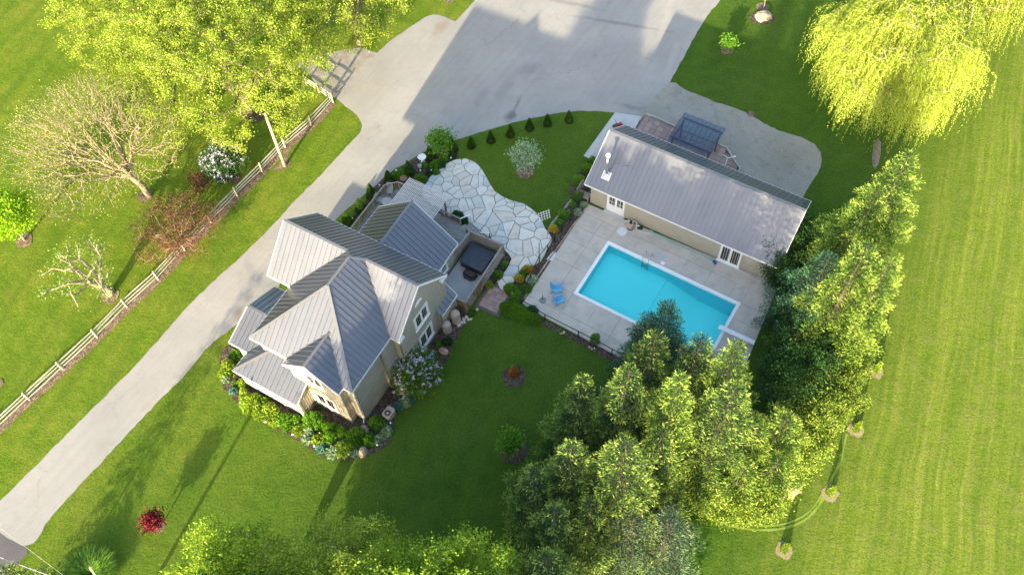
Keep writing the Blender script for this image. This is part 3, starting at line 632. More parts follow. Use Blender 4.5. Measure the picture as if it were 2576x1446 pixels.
# mulch strip under the rail fence
fence_px = [(-92, 1160), (-10, 1084), (75, 1005), (159, 928), (245, 848), (320, 772), (398, 702), (465, 630), (532, 560), (597, 493), (660, 432), (718, 371), (783, 316), (838, 258)]
L_ = PP(*fence_px); tt = (L_[-1]-L_[0]).normalized(); nn_ = Vector((tt.y, -tt.x, 0))
sheet('fence_strip', smooth_poly([p-nn_*0.35 for p in L_]+[p+nn_*0.50 for p in L_[::-1]], step=0.7, jit=0.06, hold=(0, 13, 14, 27)), 0.022, 'mulch2')
sheet('pole_mulch', smooth_poly(PP((735, 370), (700, 415), (688, 432), (705, 430), (728, 420), (733, 409), (722, 398)), step=0.3, jit=0.04), 0.027, 'mulch2')

# ---- flagstone patio (each stone its own piece)
patio_px = [(1072, 462), (1085, 443), (1114, 420), (1143, 403), (1172, 400), (1195, 409), (1214, 430), (1225, 449), (1246, 483), (1285, 505), (1317, 513), (1342, 530), (1362, 553), (1371, 575), (1389, 603), (1375, 630), (1360, 660), (1340, 670), (1314, 679),
            (1298, 704), (1277, 724), (1266, 733), (1246, 716), (1262, 692), (1274, 678), (1287, 652), (1278, 637), (1236, 604), (1212, 584), (1184, 562), (1160, 552), (1112, 538), (1062, 490)]
patio = smooth_poly(PP(*patio_px), step=0.6, hold=(22, 21, 28, 29, 30))
base_patio = sheet('patio', patio, 0.035, 'soil')
def voronoi_pieces(poly, spacing, jitter, gap, seed, stretch=1.0, drop=0.12):
    g = np.random.default_rng(seed); xs = [p[0] for p in poly]; ys = [p[1] for p in poly]; S = []
    y = min(ys)-spacing; row = 0
    while y < max(ys)+spacing:
        x = min(xs)-spacing+(row % 2)*spacing/2
        while x < max(xs)+spacing:
            if g.random() > drop: S.append((x+g.uniform(-jitter, jitter)*spacing, y+g.uniform(-jitter, jitter)*spacing))
            x += spacing*stretch
        y += spacing*0.9; row += 1
    S = np.array(S); out = []
    for i in range(len(S)):
        d = np.hypot(*(S-S[i]).T); nb = np.argsort(d)[1:14]
        if d[i] == 0 and not any(inpoly(S[i][0]+dx, S[i][1]+dy, poly) for dx, dy in ((0, 0), (.5, 0), (-.5, 0), (0, .5), (0, -.5))): continue
        cell = list(poly)
        for j in nb:
            nx, ny = S[j]-S[i]; L = math.hypot(nx, ny); nx /= L; ny /= L
            mx, my = (S[i]+S[j])/2
            cell = clip2(cell, nx, ny, nx*mx+ny*my-gap*g.uniform(0.5, 1.3))
            if len(cell) < 3: break
        if len(cell) >= 3 and abs(area2(cell)) > 0.03: out.append(cell)
    return out
for k, cell in enumerate(voronoi_pieces(patio, 0.84, 0.55, 0.022, 5, 1.15, drop=0.24)):
    a = area2(cell)
    if a < 0: cell = cell[::-1]
    c = (sum(p[0] for p in cell)/len(cell), sum(p[1] for p in cell)/len(cell))
    m = MB(); h = 0.065+random.random()*0.02; n = len(cell)
    top = [(c[0]+(p[0]-c[0])*0.975-c[0], c[1]+(p[1]-c[1])*0.975-c[1], h) for p in cell]
    bot = [(p[0]-c[0], p[1]-c[1], 0.03) for p in cell]
    tri = tessellate_polygon([[Vector((p[0], p[1], 0)) for p in top]]); F = []
    for x, y, z in tri:
        cr = (top[y][0]-top[x][0])*(top[z][1]-top[x][1])-(top[y][1]-top[x][1])*(top[z][0]-top[x][0])
        F.append((x, y, z) if cr > 0 else (x, z, y))
    F += [(n+i, n+(i+1) % n, (i+1) % n, i) for i in range(n)]
    o = mesh_obj('flagstone', top+bot, F, 'flag%d' % random.choices((0, 1, 2, 3), (56, 26, 11, 9))[0], base_patio); o.location = (c[0], c[1], 0)

# ---- pink paver pad by the gate, pink paver patio behind the pool house
def paver_grid(name, frame, u0, v0, nu, nv, s, z, mats, poly=None, border=0.25, seed=1):
    base = sheet(name, [frame.w(u, v) for u, v in ((u0-border, v0-border), (u0+nu*s+border, v0-border), (u0+nu*s+border, v0+nv*s+border), (u0-border, v0+nv*s+border))] if poly is None else poly, z, 'soil')
    g = random.Random(seed); me = None
    for i in range(nu):
        for j in range(nv):
            c = frame.w(u0+(i+.5)*s, v0+(j+.5)*s)
            if poly is not None and not all(inpoly(c.x+dx, c.y+dy, poly) for dx, dy in ((s*.35, 0), (-s*.35, 0), (0, s*.35), (0, -s*.35))): continue
            if me is None or g.random() < 0.5:
                m = MB(); e = s/2-0.012; m.box(-e, -e, 0, e, e, 0.045); o = m.build('paver', g.choice(mats), base); me = o.data
            else:
                o = bpy.data.objects.new('paver', me); COL.objects.link(o); o.parent = base
            o.location = (c.x, c.y, z+g.random()*0.006); o.rotation_euler = (g.uniform(-.008, .008), g.uniform(-.008, .008), frame.a+g.uniform(-.01, .01))
    return base
paver_grid('gate_pavers', HF, 2.33, 13.35, 4, 5, 0.44, 0.042, ['paver', 'paver2'], seed=3)
redpoly = [BF.w(u, v) for u, v in ((-17.35, 7.0), (-17.35, 11.6), (-14.2, 11.7), (-8.95, 11.75), (-6.8, 10.1), (-6.5, 9.2), (-7.0, 7.0))]
paver_grid('rear_patio', BF, -17.2, 7.1, 18, 8, 0.56, 0.04, ['paver', 'paver2'], poly=redpoly, seed=4)
sheet('entry_slab', PP((1547, 284), (1614, 294), (1597, 326), (1560, 360), (1520, 400), (1484, 401), (1468, 393)), 0.05, 'slab')

# ---- pool deck: concrete slabs with open joints, cut out round the pool
deck_w = PP((1481, 515), (1312, 768), (1825, 1040), (1953, 731), (1934, 708))
deck_l = [(PF.loc(p).x, PF.loc(p).y) for p in deck_w]
deck = sheet('pool_deck', [(p.x, p.y) for p in deck_w], 0.0345, 'greyrock', holes=[pool_hole])
ul = [-6.2, -3.6, -1.35, 0.0, 2.3, 4.6, 6.9, 9.2, 11.5, 12.6, 14.2, 16.6, 19]; vl = [-12.5, -10.4, -8.3, -6.22, -3.9, -1.6, 0.0, 1.6, 3.2, 5.5]
for i in range(len(ul)-1):
    for j in range(len(vl)-1):
        if ul[i] >= -0.01 and ul[i+1] <= 12.61 and vl[j] >= -6.23 and vl[j+1] <= 0.01: continue
        cell = list(deck_l); e = 0.011
        for a, b, c in ((1, 0, ul[i+1]-e), (-1, 0, -ul[i]-e), (0, 1, vl[j+1]-e), (0, -1, -vl[j]-e)): 
            cell = clip2(cell, a, b, c)
            if len(cell) < 3: break
        if len(cell) < 3 or abs(area2(cell)) < 0.05: continue
        m = MB(); m.prism([PF.w(x, y) for x, y in cell], 0.032, 0.075); m.build('deck_slab', 'concrete', deck)
# pool: coping, walls, floor, water
pool = thing('swimming_pool', 'rectangular turquoise swimming pool with white rim set in the concrete deck', 'swimming pool', PF.w(0, 0, 0), PF.a)
cw = 0.27
for x0, y0, x1, y1 in ((0, -cw, 12.6, 0), (0, -6.22, 12.6, -6.22+cw), (0, -6.22+cw, cw, -cw), (12.6-cw, -6.22+cw, 12.6, -cw)):
    m = MB(); m.box(x0, y0, -0.10, x1, y1, 0.105); m.build('coping', 'white', pool)
def fl(u): return -1.15 if u < 6.0 else -1.15-(u-6.0)*0.33 if u < 9.2 else -2.2
m = MB(); us = [cw, 6.0, 6.05, 9.2, 12.6-cw]; zs = [-1.15, -1.15, -1.25, -2.2, -2.2]
for k in range(4): m.add([(us[k], -6.22+cw, zs[k]), (us[k+1], -6.22+cw, zs[k+1]), (us[k+1], -cw, zs[k+1]), (us[k], -cw, zs[k])], [(0, 1, 2, 3)])
m.build('pool_floor', 'liner', pool)
m = MB(); xa, xb, ya, yb = cw, 12.6-cw, -6.22+cw, -cw
m.add([(xa, yb, -0.09), (xb, yb, -0.09), (xb, yb, -2.3), (xa, yb, -2.3)], [(0, 3, 2, 1)]); m.add([(xa, ya, -0.09), (xb, ya, -0.09), (xb, ya, -2.3), (xa, ya, -2.3)], [(0, 1, 2, 3)])
m.add([(xa, ya, -0.09), (xa, yb, -0.09), (xa, yb, -2.3), (xa, ya, -2.3)], [(0, 3, 2, 1)]); m.add([(xb, ya, -0.09), (xb, yb, -0.09), (xb, yb, -2.3), (xb, ya, -2.3)], [(0, 1, 2, 3)])
m.build('pool_wall', 'linerwall', pool)
m = MB(); m.add([(xa, ya, -0.13), (xb, ya, -0.13), (xb, yb, -0.13), (xa, yb, -0.13)], [(0, 1, 2, 3)]); tag(m.build('water', 'water', pool), kind=None)

# ================================================================== BUILDINGS
def V3(*a): return Vector(a)
def roof_panels(parent, poly, along, pitch=0.43, mat='roof', off=0.0, th=0.035, rib=0.046):
    poly = [Vector(p) for p in poly]
    n = Vector((0, 0, 0))
    for i in range(len(poly)): n += poly[i].cross(poly[(i+1) % len(poly)])
    n.normalize()
    if n.z < 0: n = -n
    a = Vector(along); a = (a-n*a.dot(n)).normalized(); t = n.cross(a); o = poly[0]
    p2 = [((p-o).dot(a), (p-o).dot(t)) for p in poly]
    s0 = min(p[0] for p in p2); s1 = max(p[0] for p in p2); k = max(1, round((s1-s0)/pitch)); w_ = (s1-s0)/k
    for i in range(k):
        lo, hi = s0+i*w_, s0+(i+1)*w_
        c = clip2(clip2(p2, 1, 0, hi-0.004), -1, 0, -lo)
        if len(c) < 3 or abs(area2(c)) < 0.004: continue
        if area2(c) < 0: c = c[::-1]
        nn = len(c)
        T = [o+a*x+t*y+n*(off+th) for x, y in c]; B = [o+a*x+t*y+n*off for x, y in c]
        F = [tuple(range(nn)), tuple(range(2*nn-1, nn-1, -1))]+[(nn+j, nn+(j+1) % nn, (j+1) % nn, j) for j in range(nn)]
        if nn > 4:
            F = F[2:]
            for x, y, z in tessellate_polygon([[Vector((p[0], p[1], 0)) for p in c]]):
                cr = (c[y][0]-c[x][0])*(c[z][1]-c[x][1])-(c[y][1]-c[x][1])*(c[z][0]-c[x][0])
                if cr < 0: y, z = z, y
                F.append((x, y, z)); F.append((nn+x, nn+z, nn+y))
        Vv = T+B
        e = clip2(clip2(p2, 1, 0, lo+0.03), -1, 0, -lo)
        if len(e) >= 3 and i > 0:
            ys = [q[1] for q in e]; y0, y1 = min(ys), max(ys); b = len(Vv)
            R = []
            for y in (y0, y1):
                for x, z in ((lo+0.0, th), (lo+0.026, th), (lo+0.026, th+rib), (lo+0.0, th+rib)): R.append(o+a*x+t*y+n*(off+z))
            Vv += R; F += [tuple(b+q for q in f) for f in ((0, 1, 2, 3), (7, 6, 5, 4), (0, 4, 5, 1), (1, 5, 6, 2), (2, 6, 7, 3), (3, 7, 4, 0))]
        mesh_obj('roof_panel', Vv, F, mat, parent)
def cap(parent, a, b, wd=0.22, name='ridge_cap', dz=0.085, mat='cap'):
    m = MB(); a = Vector(a); b = Vector(b); m.bar(a+V3(0, 0, dz), b+V3(0, 0, dz), wd, 0.03); return m.build(name, mat, parent)
def fascia(parent, a, b, h=0.2, wd=0.04, mat='white', name='fascia'):
    m = MB(); m.bar(Vector(a)-V3(0, 0, h/2-0.03), Vector(b)-V3(0, 0, h/2-0.03), wd, h); return m.build(name, mat, parent)
def wall(parent, poly, axis, thick, mat='siding', battens=0.3, bside=1):
    """poly: list of (along, z) ; axis: (origin xy, dir xy) in local frame; wall grows to the inside by thick"""
    (ox, oy), (dx, dy) = axis; nx, ny = dy, -dx          # outward normal on the right hand of dir
    n = len(poly); Vv = []
    for s in (0, -thick):
        for a, z in poly: Vv.append((ox+dx*a+nx*s, oy+dy*a+ny*s, z))
    F = []
    for a, b, c in tessellate_polygon([[Vector((p[0], p[1], 0)) for p in poly]]): F.append((a, b, c)); F.append((n+a, n+c, n+b))
    F += [(i, n+i, n+(i+1) % n, (i+1) % n) for i in range(n)]
    o = mesh_obj('wall', Vv, F, mat, parent)
    if battens:
        m = MB(); a0 = min(p[0] for p in poly); a1 = max(p[0] for p in poly); a = a0+battens
        while a < a1-0.08:
            c = clip2(clip2(poly, 1, 0, a+0.02), -1, 0, -(a-0.02))
            if len(c) >= 3:
                z0 = min(q[1] for q in c); z1 = max(q[1] for q in c)
                m.add([(ox+dx*(a+s)+nx*e, oy+dy*(a+s)+ny*e, z) for s, e, z in ((-.02, .001, z0), (.02, .001, z0), (.02, .018, z0), (-.02, .018, z0), (-.02, .001, z1), (.02, .001, z1), (.02, .018, z1), (-.02, .018, z1))],
                      [(0, 1, 2, 3), (7, 6, 5, 4), (0, 4, 5, 1), (1, 5, 6, 2), (2, 6, 7, 3), (3, 7, 4, 0)])
            a += battens
        if m.v: b = m.build('siding_batten', mat, o, kind='stuff')
    return o
def window(parent, axis, a0, a1, z0, z1, fr=0.13, nm='window', mull=1, hmull=0, sill=True, deep=0.05, name_glass='pane', panes=None):
    (ox, oy), (dx, dy) = axis; nx, ny = dy, -dx
    def bx(m, a, b, c, d, e0, e1):
        m.add([(ox+dx*x+nx*e, oy+dy*x+ny*e, z) for e in (e0, e1) for x, z in ((a, c), (b, c), (b, d), (a, d))], [(3, 2, 1, 0), (4, 5, 6, 7), (0, 1, 5, 4), (1, 2, 6, 5), (2, 3, 7, 6), (3, 0, 4, 7)])
    m = MB(); bx(m, a0, a1, z0, z0+fr, 0.002, deep); bx(m, a0, a1, z1-fr, z1, 0.002, deep); bx(m, a0, a0+fr, z0+fr, z1-fr, 0.002, deep); bx(m, a1-fr, a1, z0+fr, z1-fr, 0.002, deep)
    for k in range(mull): c = a0+fr+(a1-a0-2*fr)*(k+1)/(mull+1); bx(m, c-0.06, c+0.06, z0+fr, z1-fr, 0.002, deep-0.006)
    f = m.build(nm, 'white', parent)
    n = mull+1; w_ = (a1-a0-2*fr)/n
    for k in range(n):
        x0 = a0+fr+w_*k+(0.06 if k else 0); x1 = a0+fr+w_*(k+1)-(0.06 if k < n-1 else 0)
        m = MB(); bx(m, x0, x1, z0+fr, z1-fr, 0.001, 0.016); m.build(name_glass, 'glass', f)
        s = MB(); e = 0.045
        for q in ((x0, x0+e, z0+fr, z1-fr), (x1-e, x1, z0+fr, z1-fr), (x0+e, x1-e, z0+fr, z0+fr+e), (x0+e, x1-e, z1-fr-e, z1-fr)): bx(s, *q, 0.017, 0.034)
        if hmull:
            for j in range(hmull): zc = z0+fr+(z1-z0-2*fr)*(j+1)/(hmull+1); bx(s, x0+e, x1-e, zc-.015, zc+.015, 0.017, 0.03)
        if panes:
            for j in range(panes): xc = x0+(x1-x0)*(j+1)/(panes+1); bx(s, xc-.015, xc+.015, z0+fr+e, z1-fr-e, 0.0171, 0.031)
        s.build('sash', 'white', f)
    if sill:
        m = MB(); bx(m, a0-0.06, a1+0.06, z0-0.05, z0-0.003, 0.002, deep+0.06); m.build('sill', 'white', f)
    return f

# ---------------- HOUSE (local frame of HF)
house = thing('farmhouse', 'large tan farmhouse with many gabled grey metal roofs beside the driveway', 'house', HF.w(0, 0, 0), HF.a)
house.name = 'farmhouse'
ZE = 6.3; vA, zA = 8.21, 9.66; kA = (zA-ZE)/(vA-4.82); uB, zB = -4.68, 10.38; hw = 0.86; kB = (zB-ZE)/4.72
vf = vA-(zB-zA)/kA; du = (zB-zA)/kB
AX = (1, 0, 0); AY = (0, 1, 0)
# block A
roof_panels(house, [(-11.6, 11.6, ZE), (0.9, 11.6, ZE), (0.9, vA, zA), (uB+du, vA, zA), (uB, vf, zB), (uB-du, vA, zA), (-11.5, vA, zA)], AX)
roof_panels(house, [(-11.5, vA, zA), (uB-du, vA, zA), (-9.4, 4.82, ZE), (-11.6, 4.82, ZE)], AX)
roof_panels(house, [(uB+du, vA, zA), (0.85, vA, zA), (0.8, 4.82, ZE), (0.04, 4.82, ZE)], AX)
# block B
roof_panels(house, [(uB, 4.68, zB), (uB, vf, zB), (uB-du, vA, zA), (-9.4, 4.82, ZE), (-9.4, -.35, ZE)], AY)
roof_panels(house, [(uB, 4.68, zB), (uB, vf, zB), (uB+du, vA, zA), (0.04, 4.82, ZE), (0.04, -.35, ZE)], AY)
roof_panels(house, [(-9.4, -.35, ZE), (-5.84, -.35, ZE), (-3.28, 2.24, 8.4), (-.72, -.35, ZE), (0.04, -.35, ZE), (uB, 4.68, zB)], AX)
# dormer bay
roof_panels(house, [(-3.28, -.95, 8.4), (-3.28, 2.24, 8.4), (-5.84, -.35, ZE), (-5.84, -.95, ZE)], AY)
roof_panels(house, [(-3.28, -.95, 8.4), (-3.28, 2.24, 8.4), (-.72, -.35, ZE), (-.72, -.95, ZE)], AY)
# wing I, porch K, addition G, lean-to H
roof_panels(house, [(-12.45, -.55, 3.05), (-9.2, -.55, 3.05), (-9.2, 2.42, 4.38), (-12.4, 2.42, 4.38)], AX)
roof_panels(house, [(-12.4, 2.42, 4.38), (-9.2, 2.42, 4.38), (-9.2, 5.38, 3.05), (-12.35, 5.38, 3.05)], AX)
roof_panels(house, [(-10.62, -2.37, 3.02), (-4.42, -2.37, 3.02), (-4.42, -.68, 3.99), (-5.62, -.68, 3.99), (-5.62, 0.0, 4.4), (-8.35, 0.0, 4.4)], AX)
roof_panels(house, [(-10.62, -2.37, 3.02), (-8.35, 0.0, 4.4), (-8.35, 0.2, 4.4), (-10.62, 0.2, 3.02)], AY)
roof_panels(house, [(-5.36, 11.0, 6.28), (-5.36, 16.36, 6.28), (-9.38, 16.36, 2.78), (-9.38, 11.0, 2.78)], AY)
roof_panels(house, [(-5.36, 11.0, 6.28), (-5.36, 16.36, 6.28), (-1.33, 16.36, 2.78), (-1.33, 11.0, 2.78)], AY)
roof_panels(house, [(-.25, 9.8, 4.05), (-.25, 12.1, 4.05), (1.15, 12.1, 2.62), (1.15, 9.8, 2.62)], AY)
for a, b in (((-11.5, vA, zA), (uB-du, vA, zA)), ((uB+du, vA, zA), (0.9, vA, zA)), ((uB, 4.68, zB), (uB, vf, zB)), ((uB, vf, zB), (uB-du, vA, zA)), ((uB, vf, zB), (uB+du, vA, zA)), ((uB, 4.68, zB), (-9.4, -.35, ZE)), ((uB, 4.68, zB), (0.04, -.35, ZE)),
             ((-3.28, -.95, 8.4), (-3.28, 2.24, 8.4)), ((-12.4, 2.42, 4.38), (-9.5, 2.42, 4.38)), ((-10.62, -2.37, 3.02), (-8.35, 0, 4.4)), ((-5.36, 16.36, 6.28), (-5.36, 11.4, 6.28))): cap(house, a, b)
for a, b in (((uB-du, vA, zA), (-9.4, 4.82, ZE)), ((uB+du, vA, zA), (0.04, 4.82, ZE)), ((-3.28, 2.24, 8.4), (-5.84, -.35, ZE)), ((-3.28, 2.24, 8.4), (-.72, -.35, ZE))): cap(house, a, b, 0.16, 'valley_flashing', 0.06)
e = 0.03
for a, b in (((-11.63, 4.80, ZE), (-9.4, 4.80, ZE)), ((-11.63, 4.8, ZE), (-11.55, vA, zA)), ((-11.55, vA, zA), (-11.63, 11.62, ZE)), ((-11.63, 11.63, ZE), (0.92, 11.63, ZE)), ((0.93, 11.62, ZE), (0.9, vA, zA)), ((0.9, vA, zA), (0.83, 4.8, ZE)), ((0.83, 4.8, ZE), (0.06, 4.8, ZE)),
             ((-9.43, 4.8, ZE), (-9.43, -.38, ZE)), ((-9.43, -.38, ZE), (-5.86, -.38, ZE)), ((-5.87, -.38, ZE), (-5.87, -.98, ZE)), ((-5.87, -.98, ZE), (-3.28, -.98, 8.4)), ((-3.28, -.98, 8.4), (-.69, -.98, ZE)), ((-.69, -.98, ZE), (-.69, -.38, ZE)), ((-.69, -.38, ZE), (0.07, -.38, ZE)), ((0.07, -.38, ZE), (0.07, 4.8, ZE)),
             ((-12.48, -.58, 3.05), (-10.6, -.58, 3.05)), ((-12.48, -.58, 3.05), (-12.43, 2.42, 4.38)), ((-12.43, 2.42, 4.38), (-12.38, 5.41, 3.05)), ((-12.38, 5.41, 3.05), (-9.2, 5.41, 3.05)),
             ((-10.65, -2.4, 3.02), (-4.39, -2.4, 3.02)), ((-4.39, -2.4, 3.02), (-4.39, -.68, 3.99)), ((-10.65, -2.4, 3.02), (-10.65, -.6, 3.02)),
             ((-9.41, 11.7, 2.78), (-9.41, 16.39, 2.78)), ((-9.41, 16.39, 2.78), (-5.36, 16.39, 6.28)), ((-5.36, 16.39, 6.28), (-1.30, 16.39, 2.78)), ((-1.30, 16.39, 2.78), (-1.30, 11.7, 2.78)),
             ((1.18, 9.78, 2.62), (1.18, 12.13, 2.62)), ((1.18, 12.13, 2.62), (0.5, 12.13, 3.31)), ((0.5, 12.13, 3.31), (-.25, 12.13, 4.05))): fascia(house, a, b, 0.16)
# walls. axis direction d: outward normal is (dy, -dx)
def W_(poly, o, d, **k): return wall(house, poly, (o, d), 0.15, **k)
W_([(0, 0), (8.9, 0), (8.9, ZE), (0, ZE)], (-9.1, 0), (1, 0))                                   # front of B
W_([(0, 0), (4.62, 0), (4.62, ZE), (2.31, 8.2), (0, ZE)], (-5.6, -0.7), (1, 0))             # bay front
W_([(0, 0), (.69, 0), (.69, ZE), (0, ZE)], (-.97, -0.69), (0, 1), battens=0.23)
W_([(0, 0), (.69, 0), (.69, ZE), (0, ZE)], (-5.6, 0), (0, -1), battens=0.23)
W_([(0, 0), (3.4, 0), (3.4, ZE), (0, ZE)], (-.2, 0), (0, 1), battens=0.21)                       # right side of B
W_([(0, 0), (1.6, 0), (1.6, ZE), (0, ZE)], (0.06, 3.4), (0, 1), battens=0.21)
W_([(0, 0), (6.4, 0), (6.4, ZE), (3.2, zA-.15), (0, ZE-.1)], (.62, 5.02), (0, 1), battens=0.21)  # gable end of A
W_([(0, 0), (0.26, 0), (0.26, ZE), (0, ZE)], (-.2, 3.4), (1, 0), battens=0, mat='trim')
W_([(0, 0), (0.56, 0), (0.56, ZE), (0, ZE)], (.06, 5.02), (1, 0), battens=0, mat='trim')
W_([(0, 0), (5.1, 0), (5.1, ZE), (0, ZE)], (-9.1, 5.1), (0, -1))                                  # left side of B
W_([(0, 0), (1.1, 0), (1.1, ZE), (0, ZE)], (-10.2, 5.1), (1, 0), battens=0.25)
W_([(0, 0), (6.3, 0), (6.3, ZE), (3.2, zA-.2), (0, ZE-.1)], (-10.2, 11.4), (0, -1))
W_([(0, 0), (10.8, 0), (10.8, ZE), (0, ZE)], (.6, 11.4), (-1, 0))
W_([(0, 0), (5.85, 0), (5.85, 3.0), (0, 3.0)], (-10.35, -2.12), (1, 0), battens=0.25)             # porch
W_([(0, 0), (2.12, 0), (2.12, 4.05), (1.4, 3.78), (0, 2.98)], (-4.55, -2.12), (0, 1), battens=0.22)
W_([(0, 0), (2.0, 0), (2.0, 2.95), (0, 2.95)], (-10.35, -.1), (0, -1), battens=0.25)
W_([(0, 0), (3.0, 0), (3.0, 3.0), (0, 3.0)], (-12.1, -.25), (1, 0), battens=0.25)                # wing
W_([(0, 0), (5.4, 0), (5.4, 3.0), (2.7, 4.2), (0, 3.0)], (-12.1, 5.1), (0, -1), battens=0.25)
W_([(0, 0), (3.0, 0), (3.0, 3.0), (0, 3.0)], (-9.1, 5.1), (-1, 0), battens=0.25)
W_([(0, 0), (4.7, 0), (4.7, 2.85), (0, 2.85)], (-1.6, 11.4), (0, 1), battens=0.21)                # addition
W_([(0, 0), (7.5, 0), (7.5, 2.8), (3.75, 6.1), (0, 2.8)], (-1.6, 16.1), (-1, 0), battens=0.25)
W_([(0, 0), (4.7, 0), (4.7, 2.8), (0, 2.8)], (-9.1, 16.1), (0, -1), battens=0.25)
W_([(0, 0), (2.0, 0), (2.0, 2.6), (0, 2.6)], (.98, 9.95), (0, 1), battens=0.21)                   # lean-to
W_([(0, 0), (.36, 0), (.36, 2.7), (0, 2.95)], (.62, 9.95), (1, 0), battens=0)
W_([(0, 0), (.98, 0), (.98, 3.6), (0, 2.6)], (.98, 11.95), (-1, 0), battens=0.25)
# trim: corner boards, belt course, downspout
for x, y, h in ((-.2, 0, ZE), (-.97, -.7, ZE), (.62, 11.4, ZE), (-4.55, -2.12, 3.0), (-1.6, 16.1, 2.8), (-10.35, -2.12, 2.9)):
    m = MB(); m.box(x-.07, y-.02, 0, x+.025, y+.08, h-.06); m.build('corner_board', 'trim', house)
for a, b in (((-.19, -.02, 3.1), (-.19, 3.38, 3.1)), ((.07, 3.42, 3.1), (.07, 5.0, 3.1)), ((.63, 5.04, 3.1), (.63, 11.4, 3.1)), ((-5.6, -.715, 3.55), (-.97, -.715, 3.55)), ((-.95, -.68, 3.1), (-.95, -.02, 3.1)), ((-.95, -.015, 3.1), (-.2, -.015, 3.1))):
    m = MB(); m.bar(a, b, 0.045, 0.06); m.build('belt_course', 'trim', house)
m = MB(); m.tube([(-.28, -.07, ZE-.15), (-.28, -.07, 0.3), (-.2, -.3, 0.12)], 0.05, 8); m.build('downspout', 'white', house)
m = MB(); m.tube([(-4.62, -2.2, 2.8), (-4.62, -2.2, .2)], 0.045, 8); m.build('downspout', 'white', house)
# cornice returns
for y0, y1 in ((4.82, 5.5), (10.9, 11.6)):
    m = MB(); m.box(.63, y0, ZE-.30, .90, y1, ZE-.06); m.build('cornice_return', 'white', house)
m = MB(); m.box(-5.8, -.94, ZE-.25, -5.1, -.72, ZE-.05); m.build('cornice_return', 'white', house)
m = MB(); m.box(-1.4, -.94, ZE-.25, -.75, -.72, ZE-.05); m.build('cornice_return', 'white', house)
GA = ((.62, 5.02), (0, 1))
window(house, GA, 2.02, 3.98, 4.1, 6.0, fr=0.22); window(house, GA, 2.05, 4.0, .75, 2.75, fr=0.22)
m = MB(); 
pts = [(8.02-.5*math.cos(t), 7.15+.42*math.sin(t)) for t in np.linspace(0, math.pi, 13)]
m.add([(x, p[0], p[1]) for x in (.64, .69) for p in pts], [tuple(range(13)), tuple(range(25, 12, -1))]+[(i, 13+i, 13+(i+1) % 13, (i+1) % 13) for i in range(13)]); m.build('gable_vent', 'white', house)
GB = ((-5.6, -.7), (1, 0))
window(house, GB, 1.55, 3.55, 1.05, 3.0, fr=0.2); window(house, GB, 1.5, 3.1, 4.6, 6.4, fr=0.2)
for a in (1.0, 3.0): window(house, ((-10.35, -2.12), (1, 0)), a, a+1.3, 1.0, 2.3, fr=0.12)
window(house, ((-1.6, 11.4), (0, 1)), 2.4, 3.45, .85, 2.0, fr=0.16, mull=0, hmull=1)
window(house, ((-10.2, 11.4), (0, -1)), 2.4, 3.9, 4.0, 5.5)

# ---------------- POOL HOUSE (local frame of BF)
barn = thing('pool_house', 'long tan pool house with a grey metal roof beside the swimming pool', 'house', BF.w(0, 0, 0), BF.a)
r0, r1, zr, ze = -17.5, 0.38, 5.78, 2.42
roof_panels(barn, [(-17.75, .06, ze), (.37, .06, ze), (.37, 3.94, zr), (-17.45, 3.94, zr)], AX, 0.43)
roof_panels(barn, [(-17.6, 7.75, ze), (.24, 7.75, ze), (.37, 3.94, zr), (-17.45, 3.94, zr)], AX, 0.43)
cap(barn, (-17.45, 3.94, zr), (.37, 3.94, zr), 0.3)
for a, b in (((-17.78, .03, ze), (.4, .03, ze)), ((.4, .03, ze), (.4, 3.94, zr)), ((.4, 3.94, zr), (.27, 7.78, ze)), ((.27, 7.78, ze), (-17.6, 7.78, ze)), ((-17.78, .03, ze), (-17.48, 3.94, zr)), ((-17.48, 3.94, zr), (-17.63, 7.78, ze))): fascia(barn, a, b, 0.16)
def WB(poly, o, d, **k): return wall(barn, poly, (o, d), 0.15, **k)
fr_ = WB([(0, 0), (17.1, 0), (17.1, 2.5), (0, 2.5)], (-17.12, .12), (1, 0), battens=0.21)
WB([(0, 0), (7.4, 0), (7.4, 2.5), (3.75, 5.6), (0, 2.5)], (-.02, .12), (0, 1), battens=0.25)
WB([(0, 0), (7.4, 0), (7.4, 2.5), (3.65, 5.6), (0, 2.5)], (-17.12, 7.5), (0, -1), battens=0.25)
WB([(0, 0), (17.1, 0), (17.1, 2.5), (0, 2.5)], (-.02, 7.5), (-1, 0), battens=0.25)
BX = ((-17.12, .12), (1, 0))
d1 = window(barn, BX, 12.42, 14.35, .06, 2.3, fr=0.13, nm='sliding_door', mull=1, sill=False, deep=0.07)
d2 = window(barn, BX, 1.65, 3.35, .06, 2.3, fr=0.13, nm='french_door', mull=1, hmull=2, panes=1, sill=False, deep=0.07)
# lower white panels of the french doors
m = MB(); m.box(-17.12+1.80, .012, .2, -17.12+2.44, .085, 1.15); m.box(-17.12+2.56, .012, .2, -17.12+3.2, .085, 1.15); m.build('door_panel', 'white', d2)
m = MB(); m.box(-17.12+1.5, -.35, .055, -17.12+3.5, .1, .16); m.build('door_step', 'slab', d2)
m = MB(); m.box(-17.12+12.35, -.12, .055, -17.12+14.45, .1, .12); m.build('door_step', 'white', d1)
